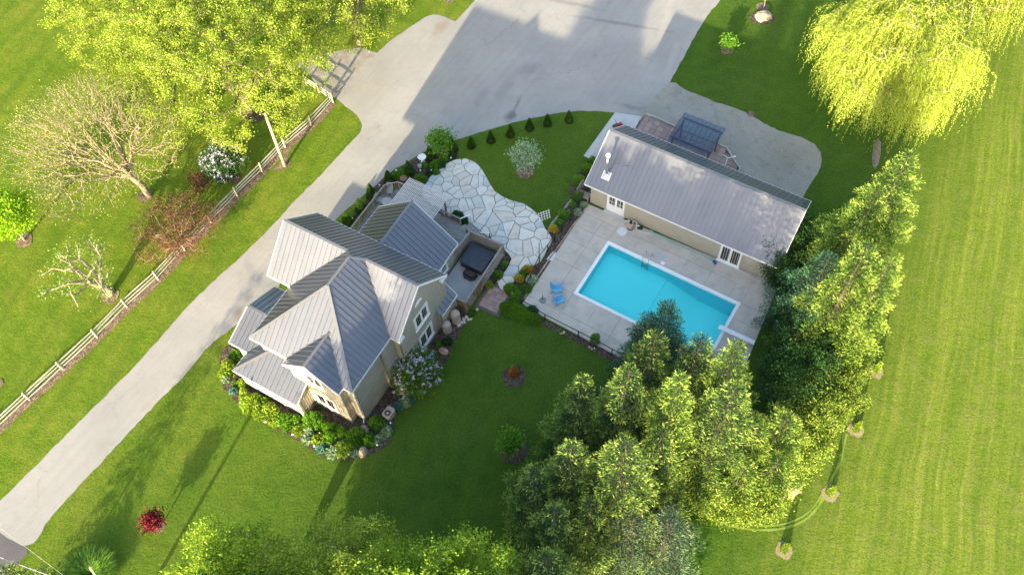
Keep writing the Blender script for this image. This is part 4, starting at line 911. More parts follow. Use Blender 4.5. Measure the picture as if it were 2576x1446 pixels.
# chimney pipe with flashing and brace
chm = thing('stove_pipe', 'tall shiny stove pipe with a white base and cap rising from the pool house roof', 'chimney', BF.w(-16.2, 1.13, 3.35), BF.a)
sl = math.atan2(zr-ze, 3.88)
m = MB(); m.box(-.38, -.38, -.02, .38, .38, .04); fb = m.build('flashing', 'white', chm); fb.rotation_euler = (sl, 0, 0)
m = MB(); m.lathe((0, 0, 0), [(.25, -.15), (.22, .18), (.13, .32), (.13, .34)], 16); m.build('base_collar', 'white', chm, smooth=True)
m = MB(); m.lathe((0, 0, 0), [(.115, .3), (.115, 2.75)], 16); m.build('pipe', 'steel', chm, smooth=True)
m = MB(); m.lathe((0, 0, 0), [(.12, 2.7), (.21, 2.74), (.21, 2.92), (.06, 3.02)], 16); m.build('pipe_cap', 'white', chm, smooth=True)
m = MB(); m.bar((.1, 0, 1.3), (1.65, 1.2, 1.02+.03), .03, .03); m.build('brace', 'steel', chm)

# ================================================================== DECK, PERGOLA, HOT TUB ENCLOSURE
deck_poly = [(-11.0, 11.55), (-1.62, 11.55), (-1.55, 18.45), (-2.75, 19.4), (-5.1, 19.5), (-8.6, 20.25), (-10.1, 20.2), (-11.0, 19.3)]
wd = thing('wooden_deck', 'weathered peeling wooden deck round the back wing of the house', 'deck', HF.w(0, 0, 0), HF.a)
y = 11.55
while y < 20.2:
    c = clip2(clip2(deck_poly, 0, 1, y+.135), 0, -1, -y)
    if len(c) >= 3 and abs(area2(c)) > .02:
        # in two lengths with a butt joint
        xj = random.uniform(-7, -3)
        for q in (clip2(c, 1, 0, xj-.005), clip2(c, -1, 0, -xj-.005)):
            if len(q) >= 3 and abs(area2(q)) > .02:
                m = MB(); m.prism(q if area2(q) > 0 else q[::-1], .44, .48+random.random()*.008); m.build('deck_board', 'deckwood', wd)
    y += .15
m = MB(); m.box(-10.95, 11.6, .1, -10.9, 19.2, .43); m.box(-5.0, 19.4, .05, -2.9, 19.44, .43); m.build('rim_joist', 'wood', wd)
for k in range(3):
    for q in range(2):
        m = MB(); d = .30*k+.14*q
        m.bar((-2.95+d*.4, 19.55+d, .36-.14*k), (-.95+d*.3, 19.0+d*1.05-.2, .36-.14*k), .13, .035); m.build('step_board', 'deckwood', wd)
rl = thing('deck_railing', 'grey wooden railing along the driveway edge of the deck', 'railing', HF.w(0, 0, 0), HF.a)
def railing(root, pts, z0, z1, sp=.16, mat='wood', post_every=2.0):
    mb = MB()
    for (x0, y0), (x1, y1) in zip(pts[:-1], pts[1:]):
        L = math.hypot(x1-x0, y1-y0); m = MB(); m.bar((x0, y0, z1), (x1, y1, z1), .13, .04); m.build('top_rail', mat, root)
        m = MB(); m.bar((x0, y0, z0+.1), (x1, y1, z0+.1), .04, .08); m.build('bottom_rail', mat, root)
        n = int(L/sp)
        for i in range(1, n): t = i/n; mb.bar((x0+(x1-x0)*t, y0+(y1-y0)*t, z0+.12), (x0+(x1-x0)*t, y0+(y1-y0)*t, z1-.02), .038, .038, (1, 0, 0))
        k = max(1, round(L/post_every))
        for i in range(k): t = i/k; m = MB(); m.box(x0+(x1-x0)*t-.05, y0+(y1-y0)*t-.05, z0-.4, x0+(x1-x0)*t+.05, y0+(y1-y0)*t+.05, z1-.02); m.build('post', mat, root)
    m = MB(); m.box(pts[-1][0]-.05, pts[-1][1]-.05, z0-.4, pts[-1][0]+.05, pts[-1][1]+.05, z1-.02); m.build('post', mat, root)
    mb.build('baluster', mat, root, kind='stuff')
railing(rl, [(-11.0, 11.75), (-11.0, 19.3), (-10.1, 20.2), (-9.0, 20.2)], .48, 1.5)
rl2 = thing('deck_railing', 'short grey railing by the deck steps next to the flagstone patio', 'railing', HF.w(0, 0, 0), HF.a)
railing(rl2, [(-5.07, 19.46), (-3.07, 19.43)], .48, 1.45, .13)
m = MB(); q = HF.loc(P(1183, 540, .95)); m.bar((-3.07, 19.43, 1.43), (q.x, q.y, .95), .07, .04); m.bar((q.x, q.y, .97), (q.x, q.y, .05), .06, .06, (1, 0, 0)); m.build('stair_rail', 'white', rl2)
rl3 = thing('step_handrail', 'low white handrail with a dark end post beside the hot tub wall', 'railing', (0, 0, 0))
a = P(1207, 585, 1.0); b = P(1231, 587, 1.0); m = MB(); m.bar(a, b, .07, .05); m.build('rail', 'white', rl3); m = MB(); m.bar((b.x, b.y, .97), (b.x, b.y, .03), .08, .08, (1, 0, 0)); m.bar((a.x, a.y, .97), (a.x, a.y, .03), .08, .08, (1, 0, 0)); m.build('post', 'black', rl3)
pg = thing('pergola', 'pinkish white slatted pergola over the deck behind the blue gable roof', 'pergola', HF.w(0, 0, 0), HF.a)
for i in range(29):
    x = -8.68+i*.147; m = MB(); m.box(x-.025, 16.55, 2.80, x+.025, 20.3, 2.89); m.build('slat', 'perg', pg)
for i in range(9):
    y = 16.9+i*.40; m = MB(); m.box(-8.72, y-.02, 2.72, -4.52, y+.02, 2.795); m.build('cross_slat', 'perg', pg)
for y in (17.0, 19.75): m = MB(); m.box(-8.75, y-.05, 2.55, -4.5, y+.05, 2.715); m.build('beam', 'perg', pg)
for x, y in ((-8.55, 17.0), (-8.55, 19.75), (-4.75, 17.0), (-4.75, 19.75)): m = MB(); m.box(x-.07, y-.07, .45, x+.07, y+.07, 2.545); m.build('post', 'cedar', pg)
# deck furniture
def sling_chair(px, py, ang, label, z=.49):
    p = P(px, py, z+.4); r = thing('deck_chair', label, 'chair', (p.x, p.y, z), ang, 'grey sling chairs on the deck')
    m = MB(); m.box(-.27, -.27, .38, .27, .27, .42); m.build('seat', 'greycloth', r)
    m = MB(); m.bar((-.27, 0, .40), (-.45, 0, 1.05), .54, .03); m.build('backrest', 'greycloth', r)
    for s in (-1, 1):
        m = MB(); m.tube([(.27, .29*s, 0), (.27, .29*s, .6), (-.33, .29*s, .6)], .018, 6); m.build('armrest', 'greyrock', r)
        for x in (.25, -.3): m = MB(); m.tube([(x, .26*s, 0), (x, .26*s, .38)], .018, 6); m.build('leg', 'greyrock', r)
sling_chair(981, 480, math.radians(-95), 'grey sling chair at the outer corner of the deck near the railing')
sling_chair(957, 503, math.radians(-25), 'grey sling chair beside the long railing of the deck')
p = P(973, 508, 1.1); t = thing('patio_table', 'small glass patio table between the two grey deck chairs', 'table', (p.x, p.y, .49))
m = MB(); m.lathe((0, 0, 0), [(.45, .68), (.46, .70), (.44, .72)], 20); m.build('table_top', 'greycloth', t)
for k in range(4): a = k*math.pi/2+.4; m = MB(); m.tube([(.36*math.cos(a), .36*math.sin(a), 0), (.3*math.cos(a), .3*math.sin(a), .68)], .018, 6); m.build('leg', 'black', t)

# enclosure
en = thing('privacy_fence', 'weathered board fence with lattice boxing in the hot tub', 'fence', HF.w(0, 0, 0), HF.a)
E1, E2, E3, E4, E5 = (-1.42, 18.5), (1.78, 18.62), (1.86, 12.2), (.98, 12.2), (-1.55, 16.15)
def boards_h(a, b, z0, z1, mat, n=10):
    h = (z1-z0)/n
    for i in range(n): m = MB(); m.bar((a[0], a[1], z0+h*(i+.5)), (b[0], b[1], z0+h*(i+.5)), .035+.006*(i % 2), h-.015); m.build('board', mat, en)
def boards_v(a, b, z0, z1, mat, sp=.14):
    L = math.hypot(b[0]-a[0], b[1]-a[1]); n = max(1, int(L/sp)); dx, dy = (b[0]-a[0])/L, (b[1]-a[1])/L
    for i in range(n):
        t = (i+.5)*L/n; w_ = L/n-.012; x, y = a[0]+dx*t, a[1]+dy*t
        m = MB(); m.bar((x-dx*w_/2, y-dy*w_/2, (z0+z1)/2), (x+dx*w_/2, y+dy*w_/2, (z0+z1)/2), .03+.008*(i % 2), z1-z0-random.random()*.02); m.build('board', mat, en)
boards_h(E1, E2, .1, 1.82, 'wood', 11)
boards_v(E5, E1, .1, 1.78, 'wood', .15)
boards_h((1.76, 18.5), (1.80, 14.9), .2, 1.75, 'wood', 9)
boards_v((1.84, 14.85), (1.84, 13.75), .1, 1.78, 'cedar', .14)
boards_v((1.84, 13.7), (1.86, 12.25), .1, 1.75, 'cedar', .15)
boards_v(E3, E4, .05, 1.78, 'cedar', .14)
for a, b in ((E1, E2), (E2, E3), (E3, E4), (E5, E1)): m = MB(); m.bar((*a, 1.86), (*b, 1.86), .16, .045); m.build('cap_rail', 'wood', en)
for q in (E1, E2, E3, E4, (1.80, 14.87), (1.82, 13.72), (1.79, 16.7), (.2, 18.56)): m = MB(); m.box(q[0]-.05, q[1]-.05, 0, q[0]+.05, q[1]+.05, 1.93); m.build('post', 'wood', en)
m = MB()
for k in range(26):
    y0 = 18.5-k*.14
    for lo, hi in (((1.87, 18.5), (1.89, 15.0)),):
        ya, yb = y0, y0-.75
        if yb > 15.0: m.bar((1.88, ya, .45), (1.88, yb, 1.75), .02, .035)
for k in range(9):
    ya = 13.65-k*.13; yb = ya-.5
    if yb > 12.3: m.bar((1.90, ya, .35), (1.90, yb, 1.7), .02, .035)
m.build('lattice_slat', 'perg', en, kind='stuff')
for k in range(8):
    m = MB(); y0 = 18.4-k*.42; m.bar((1.93, y0, 1.5-.06*(k % 3)), (1.94, y0-.95, .5), .025, .05); m.build('trellis_slat', 'rail', en)
sheet('hot_tub_pad', [HF.w(u, v) for u, v in ((-1.5, 12.3), (1.75, 12.3), (1.70, 18.5), (-1.4, 18.4))], .09, 'slab')
tub = thing('hot_tub', 'square hot tub under a dark slate blue folding cover', 'hot tub', HF.w(.12, 16.93, .1), HF.a)
m = MB(); m.box(-1.08, -1.0, 0, 1.08, 1.0, .74); m.build('cabinet', 'brownplastic', tub)
for s in (-1, 1): 
    m = MB(); y0, y1 = (.006, 1.09) if s > 0 else (-1.09, -.006)
    m.add([(-1.16, y0, .76), (1.16, y0, .76), (1.16, y1, .76), (-1.16, y1, .76), (-1.16, y0, .90 if s > 0 else .86), (1.16, y0, .90 if s > 0 else .86), (1.16, y1, .86 if s > 0 else .90), (-1.16, y1, .86 if s > 0 else .90)], [(0, 3, 2, 1), (4, 5, 6, 7), (0, 1, 5, 4), (1, 2, 6, 5), (2, 3, 7, 6), (3, 0, 4, 7)])
    m.build('cover_half', 'darkgrey', tub)
for x, y in ((-.8, -1.1), (.8, -1.1), (-.3, -1.1), (.35, 1.1), (.9, .9)): m = MB(); m.box(x-.03, y-.02, .55, x+.03, y+.02, .88); m.build('strap', 'black', tub)
p = P(1181, 690, .4); hs_ = HF.loc(p)
st = thing('tub_steps', 'dark brown angular plastic steps at the front of the hot tub', 'steps', HF.w(hs_.x, hs_.y, .1), HF.a)
m = MB(); m.prism([(-.62, -.1), (-.35, -.42), (.35, -.42), (.62, -.1), (.62, .32), (-.62, .32)], 0, .22); m.build('lower_step', 'brownplastic', st)
m = MB(); m.prism([(-.55, .0), (-.25, -.2), (.35, -.2), (.55, .05), (.5, .32), (-.5, .32)], .222, .44); m.build('upper_step', 'brownplastic', st)
# rain barrels
def barrel(u, v, r, h, label):
    o = thing('rain_barrel', label, 'barrel', HF.w(u, v, .03), 0, 'beige rain barrels at the corner of the house')
    m = MB(); m.lathe((0, 0, 0), [(r*.9, 0), (r*.96, .05), (r*.93, .1), (r*.95, h*.75), (r*.9, h*.84), (r*.75, h*.91), (r*.5, h*.94)], 24); m.build('body', 'tank', o, smooth=True)
    m = MB(); m.lathe((0, 0, 0), [(r*.99, .06), (r*1.0, .12), (r*.97, .16)], 24); m.build('base_ring', 'tankring', o, smooth=True)
    m = MB(); m.lathe((0, 0, 0), [(r*.48, h*.93), (r*.47, h*1.0), (r*.36, h*1.03)], 20); m.build('lid', 'tank', o, smooth=True)
p = HF.loc(P(1136.5, 812, .5)); barrel(1.28, 10.0, .40, 1.35, 'smaller beige rain barrel standing against the gable wall'); barrel(1.42, 11.15, .44, 1.5, 'taller beige rain barrel next to the brown board fence')
# air conditioner
p = P(537+.2319*1897, 838.5+.2319*850, .75); ac = thing('air_conditioner', 'beige air conditioner box with a round fan grille near the house corner', 'air conditioner', (p.x, p.y, .03), math.radians(52))
rr_ = lambda w_, d_, c: [(w_-c, -d_), (w_, -d_+c), (w_, d_-c), (w_-c, d_), (-w_+c, d_), (-w_, d_-c), (-w_, -d_+c), (-w_+c, -d_)]
m = MB(); m.prism(rr_(.48, .36, .12), 0, .66); m.build('cabinet', 'tank', ac)
m = MB(); m.prism(rr_(.485, .365, .12), .662, .70); m.build('top_panel', 'tank', ac)
m = MB(); m.lathe((-.1, 0, .702), [(.27, 0), (.27, .01)], 24); m.build('fan_opening', 'black', ac)
for k in range(4): m = MB(); m.lathe((-.1, 0, .715), [(.26-.06*k, 0), (.27-.06*k, .008), (.255-.06*k, .012)], 20); m.f = m.f[:-1]; m.build('grille_ring', 'tankring', ac)
m = MB(); m.lathe((-.1, 0, .715), [(.06, 0), (.05, .03)], 12); m.build('fan_hub', 'white', ac)

# ================================================================== POOLSIDE
def adirondack(px, py, dx, dy, label):
    p = P(px, py, .35); q = P(px+dx, py+dy, .35); o = thing('adirondack_chair', label, 'chair', (p.x, p.y, .076), math.atan2(q.y-p.y, q.x-p.x), 'sky blue adirondack chairs')
    for k in range(7):
        y = -.27+k*.09; hgt = .80-abs(k-3)**1.6*.028
        m = MB(); m.bar((-.22, y, .22), (-.22-.42*hgt/.8, y*1.12, .22+hgt), .08, .02, (1, 0, 0)); m.build('back_slat', 'bluechair', o)
    for k in range(6): x = -.2+k*.105; z = .22+.16*(k/5)**1.0; m = MB(); m.box(x, -.28, z, x+.092, .28, z+.02); m.build('seat_slat', 'bluechair', o)
    for s in (-1, 1):
        m = MB(); m.prism([(-.42, s*.30-.05), (.36, s*.34-.075), (.40, s*.34), (.36, s*.34+.075), (-.42, s*.30+.05)], .55, .575); m.build('armrest', 'bluechair', o)
        m = MB(); m.bar((.30, s*.31, 0), (.30, s*.31, .55), .10, .03, (0, 1, 0)); m.build('leg', 'bluechair', o)
        m = MB(); m.bar((-.55, s*.29, .03), (.33, s*.29, .34), .03, .12); m.build('side_rail', 'bluechair', o)
        m = MB(); m.bar((-.42, s*.29, .05), (-.42, s*.29, .55), .06, .03, (0, 1, 0)); m.build('leg', 'bluechair', o)
    return o
adirondack(1401, 726, 85, 0, 'sky blue wooden lounge chair nearer the pool house with its back to the garden bed')
adirondack(1407, 755, 85, -30, 'sky blue wooden lounge chair nearer the lawn, turned slightly askew')
p = P(1365, 755, .08); us_ = thing('umbrella_stand', 'round dark umbrella stand with a short bare pole on the pool deck', 'umbrella stand', (p.x, p.y, .076))
m = MB(); m.lathe((0, 0, 0), [(.30, 0), (.30, .03), (.22, .07), (.06, .09)], 24); m.build('base', 'greyrock', us_, smooth=True)
m = MB(); m.tube([(0, 0, .08), (0, 0, .85)], .025, 8); m.build('pole', 'black', us_)
# ladder
lu = PF.loc(P(1618, 650, .1)).x; ld_ = thing('pool_ladder', 'steel pool ladder hooked over the far edge of the pool', 'ladder', PF.w(lu+.3, 0, .08), PF.a)
for s in (-.28, .28):
    m = MB(); pts = [(s, .42, 0), (s, .42, .45)]+[(s, .42-.35*(1-math.cos(t)), .45+.25*math.sin(t)) for t in np.linspace(.3, math.pi-.2, 8)]+[(s, -.32, .3), (s, -.32, -1.2)]
    m.tube(pts, .028, 8); m.build('handrail', 'steel', ld_, smooth=True)
for z in (-.28, -.55, -.82): m = MB(); m.box(-.26, -.38, z, .26, -.26, z+.03); m.build('step', 'steel', ld_)
# concrete patches, skimmer
sheet('concrete_patch', smooth_poly(PP((1552, 580), (1562, 573), (1573, 574), (1578, 583), (1570, 594), (1562, 595), (1553, 588)), step=.2), .080, 'patch')
sheet('concrete_patch', smooth_poly(PP((1393, 633), (1399, 637), (1391, 655), (1381, 657), (1375, 653)), step=.2), .080, 'patch')
sheet('concrete_patch', PP((1652, 634), (1680, 643), (1670, 660), (1646, 650)), .079, 'slab')
p = P(1667, 662, .08); m = MB(); m.box(-.17, -.17, 0, .17, .17, .03); o = m.build('skimmer_lid', 'white'); o.location = (p.x, p.y, .081); o.rotation_euler = (0, 0, PF.a); tag(o, 'small white skimmer lid in the deck to the right of the pool ladder', 'lid')
# diving board
db = thing('diving_board', 'white diving board on a steel stand at the deep end of the pool', 'diving board', BF.w(0, -6.27, .08), BF.a)
m = MB(); m.box(-1.87, -.21, .44, 1.25, .21, .50); m.build('board', 'white', db)
m = MB(); m.box(-.05, -.24, 0, .18, .24, .06); m.build('fulcrum_base', 'steel', db)
for s in (-1, 1):
    m = MB(); m.tube([(0.05, .17*s, .05), (.15, .17*s, .43)], .03, 6); m.build('fulcrum_leg', 'steel', db)
    m = MB(); m.tube([(1.15, .17*s, 0), (1.15, .17*s, .43)], .03, 6); m.build('rear_leg', 'steel', db)
# filter and pump
fp = P(1585.7, 569, .35); fi = thing('sand_filter', 'cream pool sand filter with curved white pipes against the pool house wall', 'pool filter', (fp.x, fp.y, .076), BF.a)
m = MB(); m.lathe((0, 0, 0), [(.27, 0), (.29, .1), (.25, .16)], 20); m.build('foot', 'black', fi)
m = MB(); m.lathe((0, 0, 0), [(.24, .14), (.30, .22), (.31, .45), (.28, .60), (.18, .72), (.08, .76)], 24); m.build('tank', 'tank', fi, smooth=True)
m = MB(); m.lathe((0, 0, 0), [(.10, .74), (.13, .78), (.13, .86), (.05, .92)], 16); m.build('valve', 'black', fi)
m = MB(); m.tube([(.05, .08, .82), (.25, .28, .86), (.5, .22, .72), (.62, .0, .4), (.62, -.05, .2)], .04, 8); m.build('pipe', 'whitehose', fi, smooth=True)
m = MB(); m.tube([(-.08, .05, .82), (-.3, .15, .8), (-.5, .1, .55), (-.55, .2, .05)], .04, 8); m.build('pipe', 'whitehose', fi, smooth=True)
p = P(1609, 573, .2); pu = thing('pool_pump', 'black pool pump on the deck right of the cream filter', 'pump', (p.x, p.y, .076), BF.a)
m = MB(); m.tube([(-.28, 0, .16), (.28, 0, .16)], .13, 14); m.build('motor', 'black', pu)
m = MB(); m.lathe((-.12, 0, 0), [(.15, .02), (.15, .30), (.10, .34)], 16); m.build('strainer', 'black', pu)
m = MB(); m.lathe((-.12, 0, .34), [(.09, 0), (.08, .03)], 14); m.build('strainer_lid', 'white', pu)
def hose(name, label, pts, r, mat, z=.10, cat='hose', group=None):
    q = smooth_poly([P(x, y, z) for x, y in pts], closed=False, step=.12); m = MB(); m.tube([(x, y, z+.01*math.sin(i*.7)) for i, (x, y) in enumerate(q)], r, 6)
    return tag(m.build(name, mat, smooth=True), label, cat, group)
H2 = lambda x, y: (1543+.1042*x, 523+.1042*y)
hose('pool_hose', 'white hose running from the cream filter along the foot of the pool house wall', [H2(500, 450), H2(560, 520), H2(740, 590), H2(1000, 640), H2(1150, 700), H2(1600, 930), H2(1950, 1080), H2(2200, 1200), H2(2560, 1330)], .03, 'whitehose')
hose('green_hose', 'seafoam green hose doubled back in a long bundle beside the pool house wall', [H2(1050, 650), H2(950, 575), H2(890, 530), H2(850, 545), H2(870, 580), H2(1000, 640), H2(1200, 740), H2(1450, 860), H2(1800, 1010), H2(2300, 1235), H2(2430, 1300), H2(2380, 1255), H2(2000, 1085), H2(1700, 960), H2(1400, 800), H2(1150, 690), H2(1060, 640), H2(1300, 790), H2(1620, 930)], .035, 'hose', .14)
hose('garden_hose', 'white hose curving off the deck at the right corner of the pool house', [(1850, 678), (1875, 688), (1900, 703), (1929, 714), (1945, 711), (1960, 698), (1971, 684)], .03, 'whitehose')
p = P(1798, 661, .15); hr = thing('hose_reel', 'small deep blue hose reel at the foot of the sliding door', 'hose reel', (p.x, p.y, .078), .4)
for y in (-.12, .1): m = MB(); m.tube([(0, y, .16), (0, y+.03, .16)], .16, 16); m.build('flange', 'blue', hr)
m = MB(); m.tube([(0, -.1, .16), (0, .1, .16)], .08, 12); m.build('drum', 'blue', hr)

# black pool fence
pf = thing('pool_fence', 'low black chain link fence along the edge of the pool deck', 'fence', (0, 0, 0))
fpts = PP((1479, 480), (1457, 520), (1435, 556), (1413, 584), (1395, 609), (1378, 635), (1357, 662), (1336, 708), (1309, 770), (1371, 808), (1454, 850), (1538, 894), (1622, 938), (1706, 982), (1790, 1025))
wires = MB()
for i, p in enumerate(fpts):
    m = MB(); m.tube([(p.x, p.y, 0), (p.x, p.y, 1.24)], .045, 8); m.build('post', 'black', pf)
    if i: 
        a = fpts[i-1]; m = MB(); m.tube([(a.x, a.y, 1.2), (p.x, p.y, 1.2)], .036, 8); m.build('top_rail', 'black', pf)
        L = (p-a).length; n = int(L/.22)
        for k in range(n):
            q0 = a+(p-a)*(k/n); q1 = a+(p-a)*((k+1)/n)
            for s in range(5): z = .06+s*.22; wires.bar((q0.x, q0.y, z), (q1.x, q1.y, z+.22), .004, .004); wires.bar((q1.x, q1.y, z), (q0.x, q0.y, z+.22), .004, .004)
wires.build('wire_mesh', 'black', pf, kind='stuff')
p = P(1357, 662, 0); fd = thing('lamp_pole', 'tall thin black garden pole standing at the gate of the pool fence', 'pole', (p.x, p.y, 0))
m = MB(); m.tube([(0, .1, 0), (0, .1, 1.5), (0, .1, 3.1)], [.05, .035, .025], 8); m.build('shaft', 'black', fd)
m = MB(); m.tube([(0, .1, 3.1), (0, -.05, 3.25), (0, -.2, 3.15)], .02, 6); m.build('hook', 'black', fd)
p = P(1371, 547, .5); tr = thing('trellis', 'small pale green white lattice trellis leaning at the patio edge', 'trellis', (p.x, p.y, 0.05), math.radians(20))
for k in range(5): m = MB(); m.bar((-.5+.25*k, 0, .05), (-.5+.25*k, .35, .95), .05, .02, (0, -1, .3)); m.build('slat', 'varieg' if False else 'white', tr)
for k in range(4): z = .15+.24*k; m = MB(); m.bar((-.55, z*.37-.025, z+.03), (.55, z*.37-.025, z+.03), .02, .05, (0, 0, 1)); m.build('cross_slat', 'white', tr)

# pool house surroundings
gz = thing('patio_gazebo', 'brown gazebo with a tinted blue see-through roof over the pink patio', 'gazebo', BF.w(-11.4, 9.85, 0), BF.a)
for i in range(9):
    x0 = -2.02+i*.449; zz = lambda y: 2.5+.22*(1-(y/1.85)**2)
    for j in range(4):
        y0 = -1.84+j*.92; y1 = y0+.918; V = [(x0, y0, zz(y0)), (x0+.44, y0, zz(y0)), (x0+.44, y1, zz(y1)), (x0, y1, zz(y1))]
        V += [(x, y, z+.012) for x, y, z in V]
        m = MB(); m.add(V, [(0, 3, 2, 1), (4, 5, 6, 7), (0, 1, 5, 4), (1, 2, 6, 5), (2, 3, 7, 6), (3, 0, 4, 7)]); m.build('roof_pane', 'polyc', gz)
for i in range(10):
    x = -2.03+i*.449; m = MB(); m.tube([(x, -1.86+k*.31, zz(-1.86+k*.31)+.02) for k in range(13)], .02, 4); m.build('glazing_bar', 'darkgrey', gz)
for y in (-1.3, 1.3): m = MB(); m.box(-2.0, y-.06, 2.3, 2.0, y+.06, 2.46); m.build('beam', 'cedar', gz)
for x in (-1.8, 1.75):
    m = MB(); m.box(x-.05, -1.5, 2.2, x+.05, 1.5, 2.298); m.build('rafter', 'cedar', gz)
    for y in (-1.3, .95): m = MB(); m.box(x-.07, y-.07, .08, x+.07, y+.07, 2.2); m.build('post', 'cedar', gz)
def timber(pts, label, z=.16):
    o = thing('landscape_timber', label, 'timber edging', (0, 0, 0))
    for a, b in zip(pts[:-1], pts[1:]): 
        A = P(*a, z/2+.03); B = P(*b, z/2+.03); m = MB(); m.bar(A, B, .14, z); m.build('timber', 'rail', o)
timber([(1624, 287), (1642, 292), (1670, 305), (1698, 318)], 'pale timber edging left of the blue gazebo between patio and gravel')
timber([(1810, 364), (1829, 373), (1845, 401), (1862, 424), (1857, 434)], 'bent timber edging right of the blue gazebo around the patio corner')
# white stand and red machine behind the pool house
p = P(1829, 402, .1); ws = thing('folding_stand', 'white three-legged metal stand lying on the patio behind the pool house', 'stand', (p.x, p.y, .09), 0)
for a, l in ((2.0, .6), (.35, .75), (4.3, .75)): m = MB(); m.tube([(0, 0, .25), (l*math.cos(a), l*math.sin(a), .04)], .03, 6); m.build('leg', 'white', ws)
m = MB(); m.lathe((.72, .26, .03), [(.10, 0), (.11, .06), (.06, .1)], 14); m.build('cup', 'white', ws)
p = P(1442+.3247*350, 255+.3247*188, .3); rm = thing('push_mower', 'red and black push machine with a dark handle parked at the pool house corner', 'mower', (p.x, p.y, .055), math.radians(20))
m = MB(); m.box(-.05, -.2, .12, .42, .2, .30); m.lathe((.2, 0, .30), [(.17, 0), (.16, .12), (.08, .16)], 14); m.build('engine_cover', 'red', rm)
m = MB(); m.prism([(-.5, -.22), (-.1, -.25), (-.06, .25), (-.5, .2)], .1, .35); m.build('grass_bag', 'brownplastic', rm)
for x in (-.35, .35):
    for y in (-.27, .27): m = MB(); m.tube([(x, y-.03, .12), (x, y+.03, .12)], .12, 14); m.build('wheel', 'black', rm)
for y in (-.18, .18): m = MB(); m.tube([(-.05, y, .3), (-.35, y+.1, 1.0)], .015, 6); m.build('handle_tube', 'black', rm)
m = MB(); m.tube([(-.35, -.08, 1.0), (-.35, .28, 1.0)], .02, 6); m.build('handle_grip', 'black', rm)
# side steps of the pool house
p = BF.w(-17.75, .9, 0); ss = thing('side_steps', 'small weathered wooden landing with rails at the left end of the pool house', 'steps', p, BF.a)
for k in range(5): m = MB(); m.box(-.75, -.9+k*.15, .35, .45, -.765+k*.15, .39); m.build('tread_board', 'wood', ss)
for x in (-.7, .4):
    for y in (-.85, .3): m = MB(); m.box(x-.04, y-.04, 0, x+.04, y+.04, 1.25); m.build('post', 'wood', ss)
m = MB(); m.bar((-.7, -.9, 1.27), (-.7, .35, 1.27), .1, .04); m.build('hand_rail', 'wood', ss)
for k in range(5): m = MB(); m.box(-.72, -.7+k*.2, .4, -.68, -.66+k*.2, 1.24); m.build('baluster', 'wood', ss)
# fence behind the right end of the pool house
bf = thing('back_fence', 'short run of black fence in the shade right of the pool house', 'fence', (0, 0, 0)); bp_ = PP((1955, 722), (1990, 735), (2026, 749), (2062, 763))
for i, p in enumerate(bp_):
    m = MB(); m.tube([(p.x, p.y, 0), (p.x, p.y, 1.25)], .03, 8); m.build('post', 'black', bf)
    if i: m = MB(); m.tube([bp_[i-1]+V3(0, 0, 1.2), p+V3(0, 0, 1.2)], .025, 6); m.build('top_rail', 'black', bf)

# curbs and edging
def curb(label, pts, r=.10, mat='greyrock', name='edging_stones', seed=1):
    o = thing(name, label, 'edging', (0, 0, 0)); q = smooth_poly(PP(*pts), closed=False, step=.34)
    for i in range(len(q)-1):
        a, b = Vector((*q[i], .06)), Vector((*q[i+1], .06)); d = (b-a)
        m = MB(); m.bar(a+d*.04, b-d*.04, r*2*random.uniform(.8, 1.15), .12*random.uniform(.8, 1.2)); m.build('stone', mat, o)
curb('row of grey stones between the lawn and the bed left of the pool house', [(1443, 497), (1425, 520), (1408, 540), (1395, 556), (1382, 574), (1378, 590)])
curb('pale stone curb between the flower bed and the pool deck', [(1482, 514), (1468, 534), (1460, 547), (1448, 560), (1439, 572), (1420, 600), (1400, 628), (1382, 652), (1366, 676), (1345, 707), (1318, 752)], .07, 'rock')
q = smooth_poly(PP((1272, 638), (1284, 650), (1279, 668), (1266, 687), (1252, 703), (1240, 716)), closed=False, step=.25); m = MB(); m.tube([(x, y, .09) for x, y in q], .05, 6)
tag(m.build('garden_edging', 'black', smooth=True), 'curved black plastic edging along the bed by the lattice fence', 'edging')

# ================================================================== FENCE, POLE, WIRES
rf = thing('rail_fence', 'long grey split rail fence running along the driveway', 'fence', (0, 0, 0))
fp2 = PP(*fence_px)+PP((803, 233), (770, 212))
for i, p in enumerate(fp2):
    d = (fp2[min(i+1, len(fp2)-1)]-fp2[max(i-1, 0)]).normalized(); s = Vector((-d.y, d.x, 0))
    m = MB(); a = random.uniform(-.03, .03); m.bar((p.x, p.y, -.05), (p.x+a, p.y+a, 1.3), .14, .12, (1, 0, 0)); m.build('post', 'pole', rf)
    if i:
        q = fp2[i-1]
        for z in (.35, .72, 1.1):
            A = q+V3(random.uniform(-.04, .04), random.uniform(-.04, .04), z+random.uniform(-.04, .04)); B = p+V3(random.uniform(-.04, .04), random.uniform(-.04, .04), z+random.uniform(-.04, .04))
            e = (B-A).normalized()*.12; mid = (A+B)/2+V3(0, 0, random.uniform(-.03, .03))+s*random.uniform(-.03, .03)
            m = MB(); m.tube([A-e, mid, B+e], [.045, .065, .045], 5); m.build('rail', 'rail', rf)
p = P(717, 418, 0); up = thing('utility_pole', 'bare bleached wooden utility pole leaning over the rail fence', 'pole', (p.x, p.y, 0))
m = MB(); m.tube([(0, 0, 0), (0, 0, 3.5), (.02, .02, 7.35)], [.155, .135, .115], 12); m.build('shaft', 'pole', up, smooth=True)
m = MB(); m.box(-.06, -.2, 6.95, .06, .2, 7.05); m.build('bracket', 'greyrock', up)
